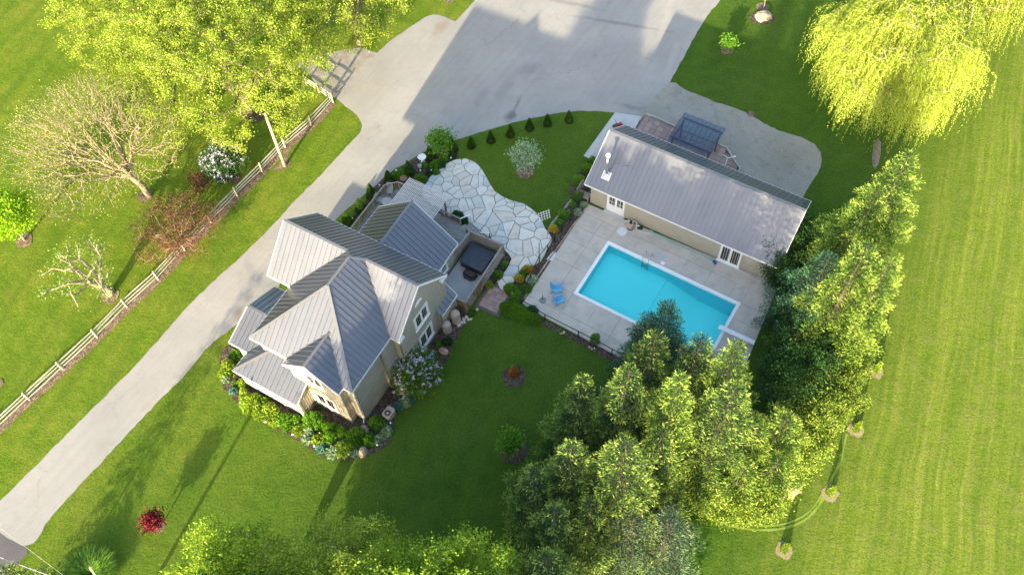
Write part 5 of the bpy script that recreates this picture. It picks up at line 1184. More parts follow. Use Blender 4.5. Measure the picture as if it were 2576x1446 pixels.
def cable(label, pts, r, mat='greyrock'):
    m = MB(); A, B = P(*pts[0]), P(*pts[1]); L = [(A+(B-A)*t)+V3(0, 0, -1.2*4*t*(1-t)*.4) for t in np.linspace(0, 1, 16)]; m.tube(L, r, 6); return tag(m.build('power_cable', mat), label, 'cable')
cable('thin pale overhead wire crossing the lower left corner above the driveway', [(-60, 1284, 7.5), (190, 1470, 7.5)], .012, 'rail')
cable('thick dark overhead cable crossing the extreme lower left corner above the road', [(-40, 1385, 8.0), (170, 1462, 8.0)], .035, 'greyrock')

# ================================================================== TREES
def top_at(px, py, h): p = P(px, py, h); return (p.x, p.y, 0)
def base_at(px, py): p = P(px, py, 0); return (p.x, p.y, 0)
# upper left deciduous trees
leafy_tree('maple_tree', 'huge chartreuse maple behind the utility pole with its trunk in a mulch ring', 'maple tree', base_at(632, 280), 13.5, 9.9, 'maple', N=700, lp=92, ls=.165, spread=.28, lobes=14, lean=(-1.5, 0), seed=3, trunk=.42, base=.16, cz=.55, group='trees along the left lawn', lob=.30, Rz=6.4)
leafy_tree('maple_tree', 'yellow green tree at the top edge whose crown overhangs the concrete side path', 'maple tree', base_at(905, 110), 12.5, 6.8, 'maple', N=360, lp=92, ls=.165, spread=.28, lobes=12, seed=8, trunk=.34, base=.22, cz=.6, lob=.3)
leafy_tree('maple_tree', 'chartreuse tree filling the top left part behind the large maple', 'maple tree', base_at(410, 150), 12.5, 8.0, 'maple', N=430, lp=92, ls=.165, spread=.28, lobes=12, seed=21, trunk=.36, base=.2, cz=.58, lob=.3)
bt = leafy_tree('bare_tree', 'nearly bare tree with pale branching twigs on the left lawn', 'tree', base_at(375, 492), 12.0, 7.2, 'bud', bark='palebark', N=1700, lp=5, ls=.13, spread=.35, seed=5, trunk=.30, base=.26, cz=.64, lob=.5, minr=.009, Rz=4.8, inner=.35, rw=.8, lean=(-2.6, -.6), lobes=9)
leafy_tree('young_tree', 'small lime green tree at the left edge in a mulch ring', 'tree', base_at(62, 604), 5.6, 2.3, 'lime', N=130, lp=70, ls=.20, spread=.38, seed=6, trunk=.13, base=.25, cz=.6)
leafy_tree('pruned_tree', 'gnarled pruned fruit tree with thick pale limbs beside the rail fence', 'tree', base_at(280, 738), 4.6, 3.5, 'palegreen', bark='palebark', N=46, lp=26, ls=.17, spread=.30, seed=14, trunk=.34, base=.28, cz=.72, lob=.55, minr=.045, Rz=1.7, rw=.6, lean=(-1.5, 0))
leafy_tree('smoke_bush', 'wide reddish brown bush sprawling against the rail fence', 'bush', base_at(460, 605), 3.4, 3.7, 'smoke', bark='palebark', N=200, lp=44, ls=.13, spread=.30, seed=15, trunk=.14, base=.06, cz=.5, lob=.62, lobes=9, Rz=1.5, minr=.015)
leafy_tree('smoke_bush', 'small sparse rusty bush behind the pale lilac by the fence', 'bush', base_at(508, 475), 1.9, 1.1, 'smoke', bark='palebark', N=50, lp=34, ls=.12, spread=.25, seed=16, trunk=.06, base=.06, cz=.5, Rz=.8)
leafy_tree('lilac_bush', 'blooming lilac bush on the shady lawn beside the rail fence', 'bush', base_at(577, 438), 3.7, 1.75, 'dark', N=130, lp=60, ls=.15, spread=.32, seed=17, trunk=.10, base=.08, cz=.48, Rz=1.8, blossoms=('lilac', 230, .17))
leafy_tree('lilac_bush', 'blooming lilac bush leaning on the house wall below the gable windows', 'bush', base_at(1052, 955), 3.1, 1.75, 'broad', N=140, lp=70, ls=.16, spread=.32, seed=18, trunk=.10, base=.08, cz=.48, Rz=1.5, blossoms=('lilac', 300, .15))
leafy_tree('red_maple', 'tiny staked burgundy tree on the lawn near the road', 'tree', base_at(402, 1326), 2.0, .72, 'burgundy', bark='palebark', N=34, lp=34, ls=.20, spread=.22, seed=19, trunk=.05, base=.4, cz=.7, Rz=.7)
for a, b, lb in (((1113, 386), (2.7, 1.15, 'bright', 1), 'small bright green tree in the bed beside the bird bath'), ((1285, 1132), (2.9, .95, 'bright', 2), 'slender green sapling in the mulch ring nearest the big spruces'), ((1829, 124), (1.5, .65, 'bright', 3), 'tiny leafy sapling on the upper right lawn')):
    leafy_tree('young_tree', lb, 'tree', base_at(*a), b[0], b[1], b[2], N=44 if b[3] < 3 else 20, lp=48, ls=.19, spread=.25, seed=30+b[3], trunk=.05, base=.25, cz=.6, Rz=b[0]*.36)
leafy_tree('flowering_tree', 'small tree with white tipped leaves in the round mulch ring on the inner lawn', 'tree', base_at(1320, 432), 3.3, 1.45, 'varieg', bark='palebark', N=70, lp=30, ls=.17, spread=.28, seed=33, trunk=.05, base=.42, cz=.72, Rz=.9)
leafy_tree('young_tree', 'thin bare whip by the boulder at the top edge', 'tree', base_at(1920, 22), 2.6, .8, 'bud', bark='palebark', N=16, lp=6, ls=.12, spread=.15, seed=35, trunk=.04, base=.4, cz=.7)
# bottom broadleaf trees (their trunks stand below the frame)
for i, (tx, ty, h, R, lb) in enumerate([(520, 1425, 14, 4.0, 'light green tree at the bottom edge nearest the road, leftmost of the bottom trees'), (645, 1490, 14, 3.8, 'light green tree at the bottom edge, second from the left'),
                                 (785, 1440, 17, 5.0, 'light green tree at the bottom edge, third from the left'), (930, 1510, 16, 4.3, 'light green tree at the bottom edge, fourth from the left'), (1105, 1480, 17, 4.8, 'light green tree at the bottom edge below the round mulch rings'),
                                 (725, 1620, 15, 4.2, 'light green tree beyond the bottom edge, first of four from the left'), (870, 1680, 17, 4.6, 'light green tree beyond the bottom edge, second of four from the left'), (1030, 1680, 17, 4.6, 'light green tree beyond the bottom edge, third of four from the left'), (1200, 1650, 16, 4.6, 'light green tree beyond the bottom edge, last of four from the left')]):
    leafy_tree('linden_tree', lb, 'tree', top_at(tx, ty, h), h, R, 'maple' if i == 2 else 'limetree', N=270 if i < 5 else 200, lp=96, ls=.18 if i < 5 else .24, spread=.27, seed=40+i, trunk=.24, base=.1, cz=.55, Rz=h*.44, lob=.45, lobes=14, inner=.5, group='light green trees along the bottom edge')

# more planting out of sight below the frame: one tall tree and a low thicket that shade the lawn
leafy_tree('linden_tree', 'tall slim tree far beyond the bottom edge', 'tree', base_at(735, 1760), 22, 4.2, 'broad', N=240, lp=90, ls=.3, spread=.4, seed=71, trunk=.25, base=.15, cz=.58, Rz=9)
for i, x in enumerate((760, 880, 1000, 1120, 1240)):
    leafy_tree('tall_shrub', 'dense tall shrub below the frame, number %s from the left in the thicket' % ('one', 'two', 'three', 'four', 'five')[i], 'shrub', base_at(x, 1655), 7.5, 2.9, 'broad', N=130, lp=90, ls=.26, spread=.35, seed=80+i, trunk=.12, base=.05, cz=.48, Rz=3.6, group='shrub thicket beyond the bottom edge')
# willow
def willow(name, label, loc, h, R, seed, ns=1500, scale=1.0):
    g = np.random.default_rng(seed); root = thing(name, label, 'willow tree', loc)
    nodes, par, rad = grow(h*.22, R*.86, h*.36, h*.58, 260, .45, seed, lob=.25, inner=.3)
    i = np.arange(1, len(nodes)); V, F = tube_geo(nodes[par[i]], nodes[i], np.maximum(rad[par[i]], .03), np.maximum(rad[i], .02), 6)
    np_mesh('trunk', V, F, 'palebark', parent=root, smooth=True)
    idx = g.integers(9, len(nodes), ns); st = nodes[idx]+g.normal(size=(ns, 3))*.45
    out = st.copy(); out[:, 2] = 0; out = nrm(out+g.normal(size=(ns, 3))*[1.2, 1.2, 0])
    L = (1.9+3.0*g.random(ns))*scale; K = 36; t = np.linspace(0, 1, K)[None, :]
    reach = (.55+.6*g.random(ns))[:, None]
    cx = (1-np.exp(-2.2*t))*reach*1.3; cz = .18*np.sin(math.pi*np.minimum(t*2.2, 1))-t**1.5*L[:, None]
    ph = g.random(ns)[:, None]*6.28; sway = .12*np.sin(t*5+ph)
    side = np.stack([-out[:, 1], out[:, 0], 0*out[:, 0]], 1)
    pts = st[:, None, :]+out[:, None, :]*cx[:, :, None]+side[:, None, :]*sway[:, :, None]; pts[:, :, 2] += cz
    pts[:, :, 2] = np.maximum(pts[:, :, 2], .3)
    tan = np.gradient(pts, axis=1).reshape(-1, 3); tan = nrm(tan+g.normal(size=tan.shape)*.035)
    pos = (pts+g.normal(size=pts.shape)*.05).reshape(-1, 3)
    V, F = leaf_geo(pos, tan, .17+.12*g.random(len(pos)), .046*(0.8+.5*g.random(len(pos))))
    tint = np.clip(np.repeat(g.random(ns), K)*.55+.45*g.random(len(pos)), 0, 1)
    np_mesh('crown', V, F, 'willow', tint, root); return root
willow('willow_tree', 'large drooping yellow willow at the top right corner', base_at(2205, 262), 13.5, 7.9, 61, 3900, .92)
willow('willow_tree', 'second yellow willow behind the first, cut off by the top right corner', base_at(2400, 70), 13.5, 5.6, 62, 1500, 1.0)
# spruces: crown-top pixel, height, radius
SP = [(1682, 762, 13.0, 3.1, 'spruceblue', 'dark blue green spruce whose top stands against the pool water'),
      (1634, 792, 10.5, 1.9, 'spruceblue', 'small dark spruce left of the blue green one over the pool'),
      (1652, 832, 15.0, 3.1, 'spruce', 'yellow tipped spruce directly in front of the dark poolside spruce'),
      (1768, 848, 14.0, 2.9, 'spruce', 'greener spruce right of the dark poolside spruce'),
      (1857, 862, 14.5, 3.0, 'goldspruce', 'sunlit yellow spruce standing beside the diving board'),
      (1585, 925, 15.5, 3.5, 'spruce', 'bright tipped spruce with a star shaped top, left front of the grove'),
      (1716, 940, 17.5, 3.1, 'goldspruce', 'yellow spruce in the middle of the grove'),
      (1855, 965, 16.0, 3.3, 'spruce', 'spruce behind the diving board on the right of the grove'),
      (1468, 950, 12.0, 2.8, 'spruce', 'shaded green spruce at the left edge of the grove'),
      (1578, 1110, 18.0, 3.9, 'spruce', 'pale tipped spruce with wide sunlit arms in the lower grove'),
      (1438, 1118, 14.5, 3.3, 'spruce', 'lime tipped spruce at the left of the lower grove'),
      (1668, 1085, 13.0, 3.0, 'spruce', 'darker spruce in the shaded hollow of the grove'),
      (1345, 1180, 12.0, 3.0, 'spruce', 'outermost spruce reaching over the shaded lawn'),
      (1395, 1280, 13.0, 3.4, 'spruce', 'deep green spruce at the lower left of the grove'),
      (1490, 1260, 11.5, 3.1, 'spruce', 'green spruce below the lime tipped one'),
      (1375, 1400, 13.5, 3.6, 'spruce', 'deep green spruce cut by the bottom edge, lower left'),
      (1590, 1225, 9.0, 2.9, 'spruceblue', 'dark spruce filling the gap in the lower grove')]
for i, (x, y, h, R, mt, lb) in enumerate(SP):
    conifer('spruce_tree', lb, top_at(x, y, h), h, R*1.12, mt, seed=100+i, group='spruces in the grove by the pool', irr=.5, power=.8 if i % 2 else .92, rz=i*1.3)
for i, (x, y, h, R, lb) in enumerate([(1595, 1300, 9.5, 2.9, 'bluish grey pine at the bottom of the grove, left one'), (1690, 1312, 9.5, 2.8, 'bluish grey pine at the bottom right end of the grove')]):
    conifer('pine_tree', lb, top_at(x, y, h), h, R, 'pine', seed=140+i, power=.5, tipw=.05, cat='pine tree', group='greyish pines at the lower end of the grove')
# right hand spruce group
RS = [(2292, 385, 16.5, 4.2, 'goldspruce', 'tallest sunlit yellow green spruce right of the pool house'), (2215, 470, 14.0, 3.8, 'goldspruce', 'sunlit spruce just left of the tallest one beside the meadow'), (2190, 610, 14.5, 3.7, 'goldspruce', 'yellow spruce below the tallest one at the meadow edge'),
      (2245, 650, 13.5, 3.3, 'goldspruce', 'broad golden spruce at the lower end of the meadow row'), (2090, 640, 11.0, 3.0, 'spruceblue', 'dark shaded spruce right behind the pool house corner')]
for i, (x, y, h, R, mt, lb) in enumerate(RS):
    conifer('spruce_tree', lb, top_at(x, y, h), h, R, mt, seed=120+i, group='spruces between the pool house and the meadow', irr=.5, power=.72)
# hedge of round shrubs along the meadow edge and on the right of the grove
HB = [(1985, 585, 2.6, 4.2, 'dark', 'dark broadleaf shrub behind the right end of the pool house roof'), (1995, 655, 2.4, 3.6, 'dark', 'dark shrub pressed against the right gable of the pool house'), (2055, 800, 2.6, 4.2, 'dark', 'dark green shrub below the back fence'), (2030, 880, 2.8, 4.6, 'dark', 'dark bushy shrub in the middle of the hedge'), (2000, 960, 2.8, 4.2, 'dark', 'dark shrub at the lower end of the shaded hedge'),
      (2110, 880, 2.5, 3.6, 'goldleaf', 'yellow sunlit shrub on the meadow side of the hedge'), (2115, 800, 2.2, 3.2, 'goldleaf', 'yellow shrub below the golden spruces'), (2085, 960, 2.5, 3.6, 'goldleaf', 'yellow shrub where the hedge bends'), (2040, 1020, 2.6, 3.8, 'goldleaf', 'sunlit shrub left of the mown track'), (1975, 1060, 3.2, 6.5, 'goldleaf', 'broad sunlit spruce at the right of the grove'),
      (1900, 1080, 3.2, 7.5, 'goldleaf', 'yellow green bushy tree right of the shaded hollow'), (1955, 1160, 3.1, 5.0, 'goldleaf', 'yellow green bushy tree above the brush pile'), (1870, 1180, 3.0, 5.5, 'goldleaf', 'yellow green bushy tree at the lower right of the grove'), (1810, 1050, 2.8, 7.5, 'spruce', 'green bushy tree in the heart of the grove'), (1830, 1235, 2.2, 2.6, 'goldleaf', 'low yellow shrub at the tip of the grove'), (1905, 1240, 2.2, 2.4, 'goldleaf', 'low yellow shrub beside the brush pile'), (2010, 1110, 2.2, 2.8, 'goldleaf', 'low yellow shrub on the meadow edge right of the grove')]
for i, (x, y, R, h, mt, lb) in enumerate(HB):
    dk = mt == 'dark'
    if h > 4.9:
        conifer('spruce_tree', lb.replace('bushy tree', 'spruce'), top_at(x, y, h), h*1.1, R*.92, 'goldspruce' if mt == 'goldleaf' else 'spruce', seed=160+i, group='shrubs and small trees between grove and meadow', irr=.5, power=.6, step=.5)
        continue
    leafy_tree('hedge_shrub' if h < 5 else 'bushy_tree', lb, 'shrub' if h < 5 else 'tree', top_at(x, y, h*.75), h, R*1.05, mt, lobes=12, inner=.6, N=int(26*R*R*.55), lp=110 if dk else 130, ls=.155, spread=.27, seed=160+i, trunk=.12, base=.08, cz=.5, Rz=h*.46, lob=.35, group='shrubs and small trees between grove and meadow')
# small cedars
CED = [(1186, 366, 1.35, 'globe-topped cedar at the left end of the row along the parking curve'), (1235, 353, 1.45, 'cone cedar second from the left in the row along the parking curve'), (1284, 338, 1.45, 'cone cedar third from the left in the row along the parking curve'), (1332, 321, 1.4, 'cone cedar third from the right in the row along the parking curve'), (1377, 311, 1.4, 'cone cedar second from the right in the row along the parking curve'), (1431, 302, 1.4, 'cone cedar at the right end of the row along the parking curve'),
       (1139, 376, 1.7, 'cone cedar at the corner of the bed right of the small bright tree'), (1084, 396, 1.75, 'cone cedar beside the bird bath'), (1030, 434, 1.8, 'cone cedar in the bed above the pergola'), (980, 456, 1.7, 'cone cedar behind the corner of the deck railing'), (936, 492, 1.9, 'tall cedar at the wide part of the bed along the railing'), (909, 527, 1.8, 'cedar between the deck railing and the sunlit driveway'), (875, 558, 1.5, 'cedar nearest the farmhouse roof beside the driveway')]
for i, (x, y, h, lb) in enumerate(CED):
    V, F, t = bush_geo(.42 if i < 6 else .52, h, 1900, .15, 200+i, 'cone', .42)
    o = np_mesh('cedar_shrub', V, F, 'cedarleaf', t); p = P(x, y+3); o.location = (p.x, p.y, .03); tag(o, lb, 'cedar', 'cone cedars along the driveway')
# meadow saplings
for i, (x, y, lb) in enumerate([(2332, 308, 'small planted shrub below the willow on the meadow'), (2203, 928, 'topmost of the four shrubs planted down the meadow'), (2153, 1075, 'second from the top of the four shrubs planted down the meadow'), (2088, 1236, 'third from the top of the four shrubs planted down the meadow'), (1972, 1378, 'lowest of the four shrubs planted down the meadow')]):
    V, F, t = bush_geo(.34, 1.5, 1100, .16, 230+i, 'cone', .4); o = np_mesh('planted_shrub', V, F, 'yellowgreen', t); p = P(x, y+4); o.location = (p.x, p.y, .02); tag(o, lb, 'shrub', 'shrubs planted along the meadow')
    c = P(x, y+6); g_ = np.random.default_rng(i); sheet('dry_grass_ring', [(c.x+.62*(1+g_.normal()*.1)*math.cos(a), c.y+.62*(1+g_.normal()*.1)*math.sin(a)) for a in np.linspace(0, 6.283, 22)[:-1]], .02, 'dryring')
rock('brush_pile', 'pile of dry pale cut brush at the tip of the grove', 1965, 1225, 1.5, 1.0, .7, 'drygrass', 77, cat='brush pile')
rock('brush_pile', 'weathered grey log and branches lying under the willow', 2205, 385, .35, 1.8, .3, 'bark', 78, rz=-.35, cat='log')
# mown tracks: lighter worn lines round the grove
def track(pts, w_, z):
    q = smooth_poly(PP(*pts), closed=False, step=.5); L, R_ = [], []
    for i, p in enumerate(q):
        a, b = q[max(i-1, 0)], q[min(i+1, len(q)-1)]; dx, dy = b[0]-a[0], b[1]-a[1]; l = math.hypot(dx, dy); ww = w_*random.uniform(.5, 1.2)/2
        L.append((p[0]-dy/l*ww, p[1]+dx/l*ww)); R_.append((p[0]+dy/l*ww, p[1]-dx/l*ww))
    sheet('mown_track', L+R_[::-1], z, 'drygrass_line')
MT['drygrass_line'] = mat_basic('mown_clippings', (0.15, 0.24, 0.025), (0.24, 0.30, 0.055), 3, 0.95, world=True, cc=(0.11, 0.22, 0.018), cscale=1.5)
track([(2170, 930), (2150, 1000), (2125, 1080), (2118, 1150), (2090, 1210), (2060, 1270), (2020, 1310), (1960, 1330), (1880, 1330), (1800, 1310)], .22, .012)
track([(2130, 1090), (2112, 1160), (2078, 1225), (2040, 1282), (1990, 1312), (1930, 1322), (1850, 1316)], .15, .016)

# ================================================================== GARDEN PLANTS
c5 = lambda x, y: (537+.2319*x, 838.5+.2319*y)
c4 = lambda x, y: (939+.232*x, 671+.232*y)
c6 = lambda x, y: (1174+.1717*x, 590+.1717*y)
c9 = lambda x, y: (1328+.1392*x, 376+.1392*y)
r1_ = lambda x, y: (805+.2088*x, 255+.2088*y)
FB = [((255, 235), .50, .6, 'bright', 'round green shrub under the corner of the lower porch wing'), ((150, 370), .78, .8, 'yellowgreen', 'large yellow shrub at the driveway end of the front bed'), ((135, 490), .38, .35, 'varieg', 'pale tuft plant below the large yellow shrub'),
      ((255, 540), .30, .35, 'broad', 'small green plant behind the pale tuft'), ((230, 625), .36, .3, 'bluehosta', 'blue green plant at the left bend of the front bed'), ((330, 530), .40, .5, 'yellowgreen', 'narrow yellow shrub touching the left porch wall'), ((345, 650), .50, .6, 'yellowgreen', 'yellow shrub left of the biggest golden one'),
      ((430, 740), .88, .8, 'yellowgreen', 'biggest golden shrub in front of the sunny porch wall'), ((565, 730), .38, .5, 'broad', 'dark little shrub between two golden ones at the porch wall'), ((625, 840), .74, .7, 'yellowgreen', 'golden shrub in the middle of the porch wall'),
      ((505, 880), .40, .35, 'yellowgreen', 'low golden clump at the mulch edge'), ((670, 945), .46, .35, 'yellowgreen', 'low bright clump near the white garden light'), ((790, 950), .74, .7, 'bright', 'green shrub at the right half of the porch wall'), ((890, 930), .46, .55, 'bright', 'green shrub just left of the porch corner'),
      ((930, 1045), .50, .4, 'yellowgreen', 'yellow green clump in front of the porch corner'), ((1095, 920), .80, 1.2, 'bright', 'tall green shrub right of the porch corner'), ((1045, 1055), .42, .45, 'varieg', 'variegated clump below the tall green shrub'), ((1020, 1145), .36, .35, 'varieg', 'small variegated clump nearest the lawn'),
      ((1150, 1140), .54, .45, 'yellowgreen', 'yellow striped hosta in the center of the front bed'), ((1170, 1240), .36, .28, 'bluehosta', 'blue hosta below the yellow striped one'), ((1270, 1010), .56, .8, 'bright', 'green shrub under the bay window'), ((1285, 1110), .58, .7, 'bright', 'green shrub in front of the bay corner'),
      ((1385, 1060), .48, .7, 'bright', 'green shrub beside the bay corner'), ((1300, 1290), .50, .35, 'varieg', 'variegated hosta at the lowest curve of the bed'), ((1430, 1240), .74, .5, 'yellowgreen', 'large yellow hosta at the lowest curve of the bed'), ((1530, 1290), .30, .25, 'varieg', 'tiny hosta right of the large yellow hosta'),
      ((1560, 1110), .74, .8, 'bright', 'green shrub in front of the main house corner'), ((1700, 1140), .52, .5, 'bright', 'green shrub right of the corner boulder'), ((1785, 970), .66, .8, 'broad', 'dark green shrub beside the air conditioner'), ((1870, 1055), .52, .4, 'varieg', 'pale hosta below the air conditioner'), ((1790, 1145), .42, .35, 'varieg', 'pale hosta at the right curve of the bed'),
      ((2080, 740), .46, .35, 'varieg', 'light hosta below the flat boulder'), ((2150, 690), .34, .25, 'bluehosta', 'blue hosta right of the flat boulder'), ((2010, 790), .36, .25, 'bluehosta', 'blue hosta above the air conditioner'), ((2230, 620), .50, .5, 'bright', 'green clump under the front lilac')]
for i, ((x, y), R, h, mt, lb) in enumerate(FB):
    hosta = mt in ('varieg', 'bluehosta') or 'hosta' in lb
    px, py = c5(x, y); bush('hosta' if hosta else 'garden_shrub', lb, 'plant' if hosta else 'shrub', px, py+h*8, R*1.1, h*1.1, mt, n=int(420*R/.5) if hosta else int(950*(R/.6)**2), ls=.24 if hosta else .19, lw=.55, seed=300+i, group='plants in the front bed', z0=.03)
PL = [(c4(720, 840), .34, .4, 'bright', 'bright green plant beside the pink boulder'), (c4(800, 810), .42, .5, 'dark', 'dark green plant above the pink boulder'), (c4(1065, 500), .30, .35, 'broad', 'little green plant at the foot of the brown corner fence'),
      (c6(880, 505), .42, .6, 'gold', 'golden shrub at the top of the path bed'), (c6(940, 520), .40, .6, 'orange', 'rusty orange shrub beside the golden one'), (c6(770, 640), .42, .6, 'gold', 'golden shrub in the middle of the path bed'), (c6(840, 560), .42, .5, 'bright', 'green clump between the two golden shrubs'),
      (c6(955, 650), .50, .5, 'varieg', 'white flowering clump at the deck edge'), (c6(645, 790), .62, .8, 'broad', 'round dark shrub right of the pink pavers'), (c6(860, 790), .55, .35, 'broad', 'loose green ground plants along the deck edge'), (c6(740, 900), .60, .5, 'bright', 'leafy green clump with a white light among it'),
      (c6(560, 430), .34, .5, 'bright', 'green plant at the upper lattice fence'), (c6(465, 590), .45, .6, 'bright', 'green plant in the middle of the lattice fence'), (c6(335, 730), .42, .5, 'yellowgreen', 'green plant at the lower lattice fence'),
      (c6(600, 1080), .75, .5, 'bright', 'leafy green mound right below the pink pavers'), (c6(740, 1110), .80, .5, 'bright', 'leafy green mound left of the pool fence corner'), (c6(870, 1180), .75, .45, 'bright', 'leafy green mound under the pool fence'), (c6(990, 1230), .60, .4, 'broad', 'last leafy mound along the pool fence'), (c6(960, 1110), .5, .5, 'dark', 'dark clump just inside the fence corner'),
      (c9(1190, 210), .52, .7, 'bright', 'green shrub at the left gable of the pool house nearest the slab'), (c9(1075, 340), .55, .8, 'bright', 'middle green shrub at the left gable of the pool house'), (c9(930, 560), .62, .8, 'bright', 'large green shrub left of the wooden side steps'), (c9(900, 840), .62, .6, 'broad', 'shrub below the wooden side steps'),
      (c9(815, 990), .36, .4, 'bright', 'small lime plant in the bed left of the pool house'), (c9(660, 1170), .62, .6, 'broad', 'rounded green shrub in the bed near the trellis'), (c9(570, 1330), .45, .4, 'bright', 'green plant below the rounded shrub'), (c9(465, 1440), .45, .6, 'gold', 'bright yellow shrub at the pool gate'),
      (c9(900, 1130), .42, .3, 'varieg', 'strappy pale plant along the deck curb'), (c9(1000, 1000), .40, .3, 'varieg', 'leafy plant at the pool house corner'),
      ((1498, 850), .42, 1.2, 'broad', 'upright wispy shrub growing through the pool fence'), ((1412, 832), .2, .5, 'bright', 'little green plant with white stones at the pool fence'),
      (r1_(1490, 700), .55, .5, 'bright', 'green mound behind the tip of the patio'), (r1_(1400, 760), .60, .45, 'bright', 'green mound left of the patio tip'), (r1_(1470, 770), .36, .5, 'dark', 'dark ball shrub between the green mounds'), (r1_(1320, 860), .34, .5, 'dark', 'dark ball shrub at the patio rim'), (r1_(1605, 660), .34, .5, 'dark', 'dark ball shrub at the lawn corner of the bed'),
      (r1_(1255, 775), .40, .4, 'bright', 'small green plant below the bird bath'), (r1_(960, 880), .75, .45, 'bright', 'low green mound above the deck corner'), (r1_(1030, 900), .55, .4, 'bright', 'low green mound left of the pergola'), (r1_(1210, 940), .62, .45, 'bright', 'low green mound between pergola and patio'), (r1_(1400, 850), .36, .35, 'bright', 'low green plant beside the patio edge'),
      ((1150, 541), .55, .7, 'dark', 'dark leafy shrub behind the short deck railing'), ((1170, 556), .48, .6, 'dark', 'dark leafy shrub at the deck steps'), ((1095, 528), .4, .8, 'broad', 'climbing plant at the foot of the pergola post')]
for i, ((px, py), R, h, mt, lb) in enumerate(PL):
    fl_ = ('whitebloom', 40, .10) if 'white flowering' in lb else None
    bush('garden_plant', lb, 'shrub' if h > .45 else 'plant', px, py+h*7, R, h, mt, n=int(1300*(R/.5)**2), ls=.12, seed=400+i, z0=.03, flower=fl_)
bush('orange_shrub', 'orange conical shrub in a mulch ring in the middle of the shaded lawn', 'shrub', 1293, 938, .46, 1.25, 'orange', n=1500, ls=.15, seed=71, shape='cone')
# ornamental grass clump bottom left
for i, (x, y, R, mt, lb) in enumerate([(232, 1448, 1.75, 'broad', 'big fountain of dark ornamental grass at the bottom left'), (178, 1452, .9, 'yellowgreen', 'smaller lit tuft in front of the ornamental grass')]):
    g = np.random.default_rng(90+i); n = 4200; a = g.random(n)*6.283; r0 = g.random(n)**.6*R*.6; p0 = np.stack([r0*np.cos(a), r0*np.sin(a), 0*a], 1); Vs, Fs, ts = [], [], []
    L = R*(.5+.45*g.random(n)); prev = p0; 
    for k in range(4):
        el = 1.25-.55*k*(.6+.6*g.random(n)); nx = prev+np.stack([np.cos(a)*np.cos(el), np.sin(a)*np.cos(el), np.sin(el)], 1)*(L/3.6)[:, None]
        sd = np.stack([-np.sin(a), np.cos(a), 0*a], 1)*(.035*(1-k/4.5)); sd2 = np.stack([-np.sin(a), np.cos(a), 0*a], 1)*(.035*(1-(k+1)/4.2))
        Vs.append(np.stack([prev-sd, prev+sd, nx+sd2, nx-sd2], 1).reshape(-1, 3)); Fs.append(np.arange(n*4).reshape(n, 4)+k*n*4); ts.append(g.random(n)); prev = nx
    o = np_mesh('ornamental_grass', np.concatenate(Vs), np.concatenate(Fs), mt, np.concatenate(ts)); p = P(x, y); o.location = (p.x, p.y, 0); tag(o, lb, 'ornamental grass')
# bird bath, gazing ball, pot, lights
p = P(1064, 408); bb = thing('bird_bath', 'white pedestal bird bath in the bed beside the driveway', 'bird bath', (p.x, p.y, .03))
m = MB(); m.lathe((0, 0, 0), [(.20, 0), (.18, .06), (.08, .12), (.07, .55), (.12, .62)], 20); m.build('pedestal', 'white', bb, smooth=True)
m = MB(); m.lathe((0, 0, .62), [(.12, 0), (.36, .10), (.40, .14), (.34, .13), (.10, .07)], 24); m.build('basin', 'white', bb, smooth=True)
p = P(1057, 425); m = MB(); m.lathe((0, 0, 0), [(.06, 0), (.05, .2)]+[(.22*math.sin(t)+.005, .42-.22*math.cos(t)) for t in np.linspace(.25, 3.1, 9)], 20); o = m.build('gazing_ball', 'bluehosta' if False else 'glassball' if 'glassball' in MT else 'greycloth', smooth=True); o.location = (p.x, p.y, .03); tag(o, 'pale blue grey gazing ball on a short foot in the mulch bed', 'garden ball')
p = P(1017, 458); m = MB(); m.lathe((0, 0, 0), [(.22, 0), (.32, .5), (.36, .52), (.34, .58)], 20); o = m.build('flower_pot', 'terracotta', smooth=True); o.location = (p.x, p.y, .03); tag(o, 'round brown pot tucked behind the pergola corner', 'pot')
LT = [(r1_(1185, 692), 'by the bird bath'), (r1_(1582, 698), 'near the ball shrub at the lawn corner'), (r1_(925, 848), 'above the green mound by the deck'), (r1_(1215, 850), 'in bare mulch left of the patio rim'), (r1_(1345, 848), 'at the rim of the patio tip'), (r1_(725, 1025), 'between the tall cedar and the deck corner'), (r1_(400, 1425), 'beside the cedar nearest the house'), (r1_(1530, 1320), 'at the pergola end of the short railing'),
      (c5(580, 965), 'below the golden shrubs of the porch'), (c5(870, 1100), 'below the porch corner'), (c5(1105, 1225), 'left of the blue hosta'), (c5(1475, 1315), 'at the lowest curve of the front bed'), (c5(1785, 1215), 'at the right curve of the front bed'), (c5(1928, 975), 'beside the air conditioner'), (c6(665, 870), 'on a tall stem right of the pink pavers'), (c9(1140, 180), 'at the lower end of the entry slab')]
l0 = None
for i, ((x, y), lb) in enumerate(LT):
    p = P(x, y+3)
    if l0 is None:
        l0 = thing('garden_light', '', 'garden light', (p.x, p.y, .03), 0, 'small white garden lights in the beds')
        m = MB(); m.tube([(0, 0, 0), (0, 0, .32)], .015, 6); m.build('stake', 'black', l0)
        m = MB(); m.lathe((0, 0, .30), [(.05, 0), (.085, .05), (.07, .10), (.02, .13)], 12); m.build('lamp_head', 'white', l0)
        o = l0
    else: o = copy_tree(l0); o.location = (p.x, p.y, .03)
    o['label'] = 'small white garden light '+lb
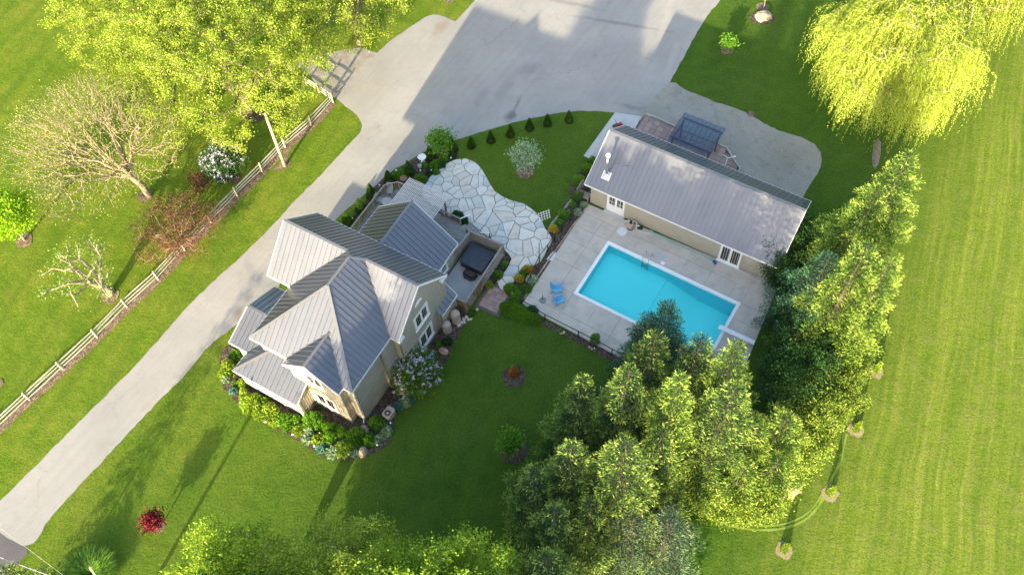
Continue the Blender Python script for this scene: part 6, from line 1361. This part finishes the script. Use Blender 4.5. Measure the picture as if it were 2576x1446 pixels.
# rocks
rock('boulder', 'big pale boulder on bare soil on the upper right lawn', 1919, 44, .95, .75, .62, 'rock', 1, rz=.2)
sheet('mulch_ring', [(P(1917, 46).x+1.25*math.cos(a), P(1917, 46).y+1.0*math.sin(a)) for a in np.linspace(0, 6.28, 20)[:-1]], .034, 'mulch')
for i, (q, rx, ry, h, mt, lb) in enumerate([(c5(1620, 1275), .48, .38, .35, 'rock', 'brown boulder at the bottom right of the front bed'), (c5(1640, 1040), .42, .38, .42, 'rock', 'boulder between shrubs at the main house corner'), (c5(2110, 625), .75, .42, .38, 'rock', 'long flat boulder under the front lilac'), (c4(762, 905), .50, .32, .35, 'pinkrock', 'pink boulder in the mulch along the gable wall'), (c5(1960, 628), .16, .13, .12, 'palerock', 'fist sized pale stone by the side wall')]):
    rock('boulder', lb, q[0], q[1]+2, rx, ry, h, mt, 500+i, rz=.1 if i == 2 else None)
for i, (q, r, w_) in enumerate([(c4(1012, 545), .17, 'topmost'), (c4(985, 578), .14, 'second'), (c4(1033, 572), .12, 'outer right'), (c4(958, 603), .14, 'middle left'), (c4(930, 632), .17, 'lowest'), (c4(1062, 567), .11, 'farthest right'), (c4(990, 604), .12, 'central'), (c4(975, 560), .10, 'smallest upper'), (c4(1125, 460), .12, 'lone')]):
    rock('pale_stone', '%s pale stone of the little heap beside the rain barrels' % w_ if i < 8 else 'lone pale stone at the foot of the fence corner', q[0], q[1], r*1.2, r, r, 'palerock', 520+i, group='pale stones beside the rain barrels')
for i, (x, y, s) in enumerate([(1412, 838, 'left of the pair'), (1418, 836, 'right of the pair')]): rock('white_stone', 'white stone at the pool fence, %s' % s, x, y, .16, .13, .12, 'palerock', 540+i)
for i, (x, y, s) in enumerate([(1483, 873, 'leftmost of three'), (1489, 878, 'middle of three'), (1495, 876, 'rightmost of three')]): rock('white_stone', 'small white stone below the wispy shrub, %s' % s, x, y, .10, .09, .09, 'palerock', 545+i)

# things beyond the lower left corner whose long shadows cross the front lawn
conifer('spruce_tree', 'narrow spruce beyond the lower left corner beside the road', base_at(146, 1500), 8.2, 1.7, 'spruce', seed=301, power=.9)
p = P(355, 1520); up2 = thing('utility_pole', 'wooden utility pole with a crossarm beyond the bottom edge near the ornamental grass', 'pole', (p.x, p.y, 0), math.radians(-50))
m = MB(); m.tube([(0, 0, 0), (0, 0, 8.0)], [.16, .12], 12); m.build('shaft', 'pole', up2, smooth=True)
m = MB(); m.box(-1.1, -.06, 7.4, 1.1, .06, 7.52); m.build('crossarm', 'pole', up2)
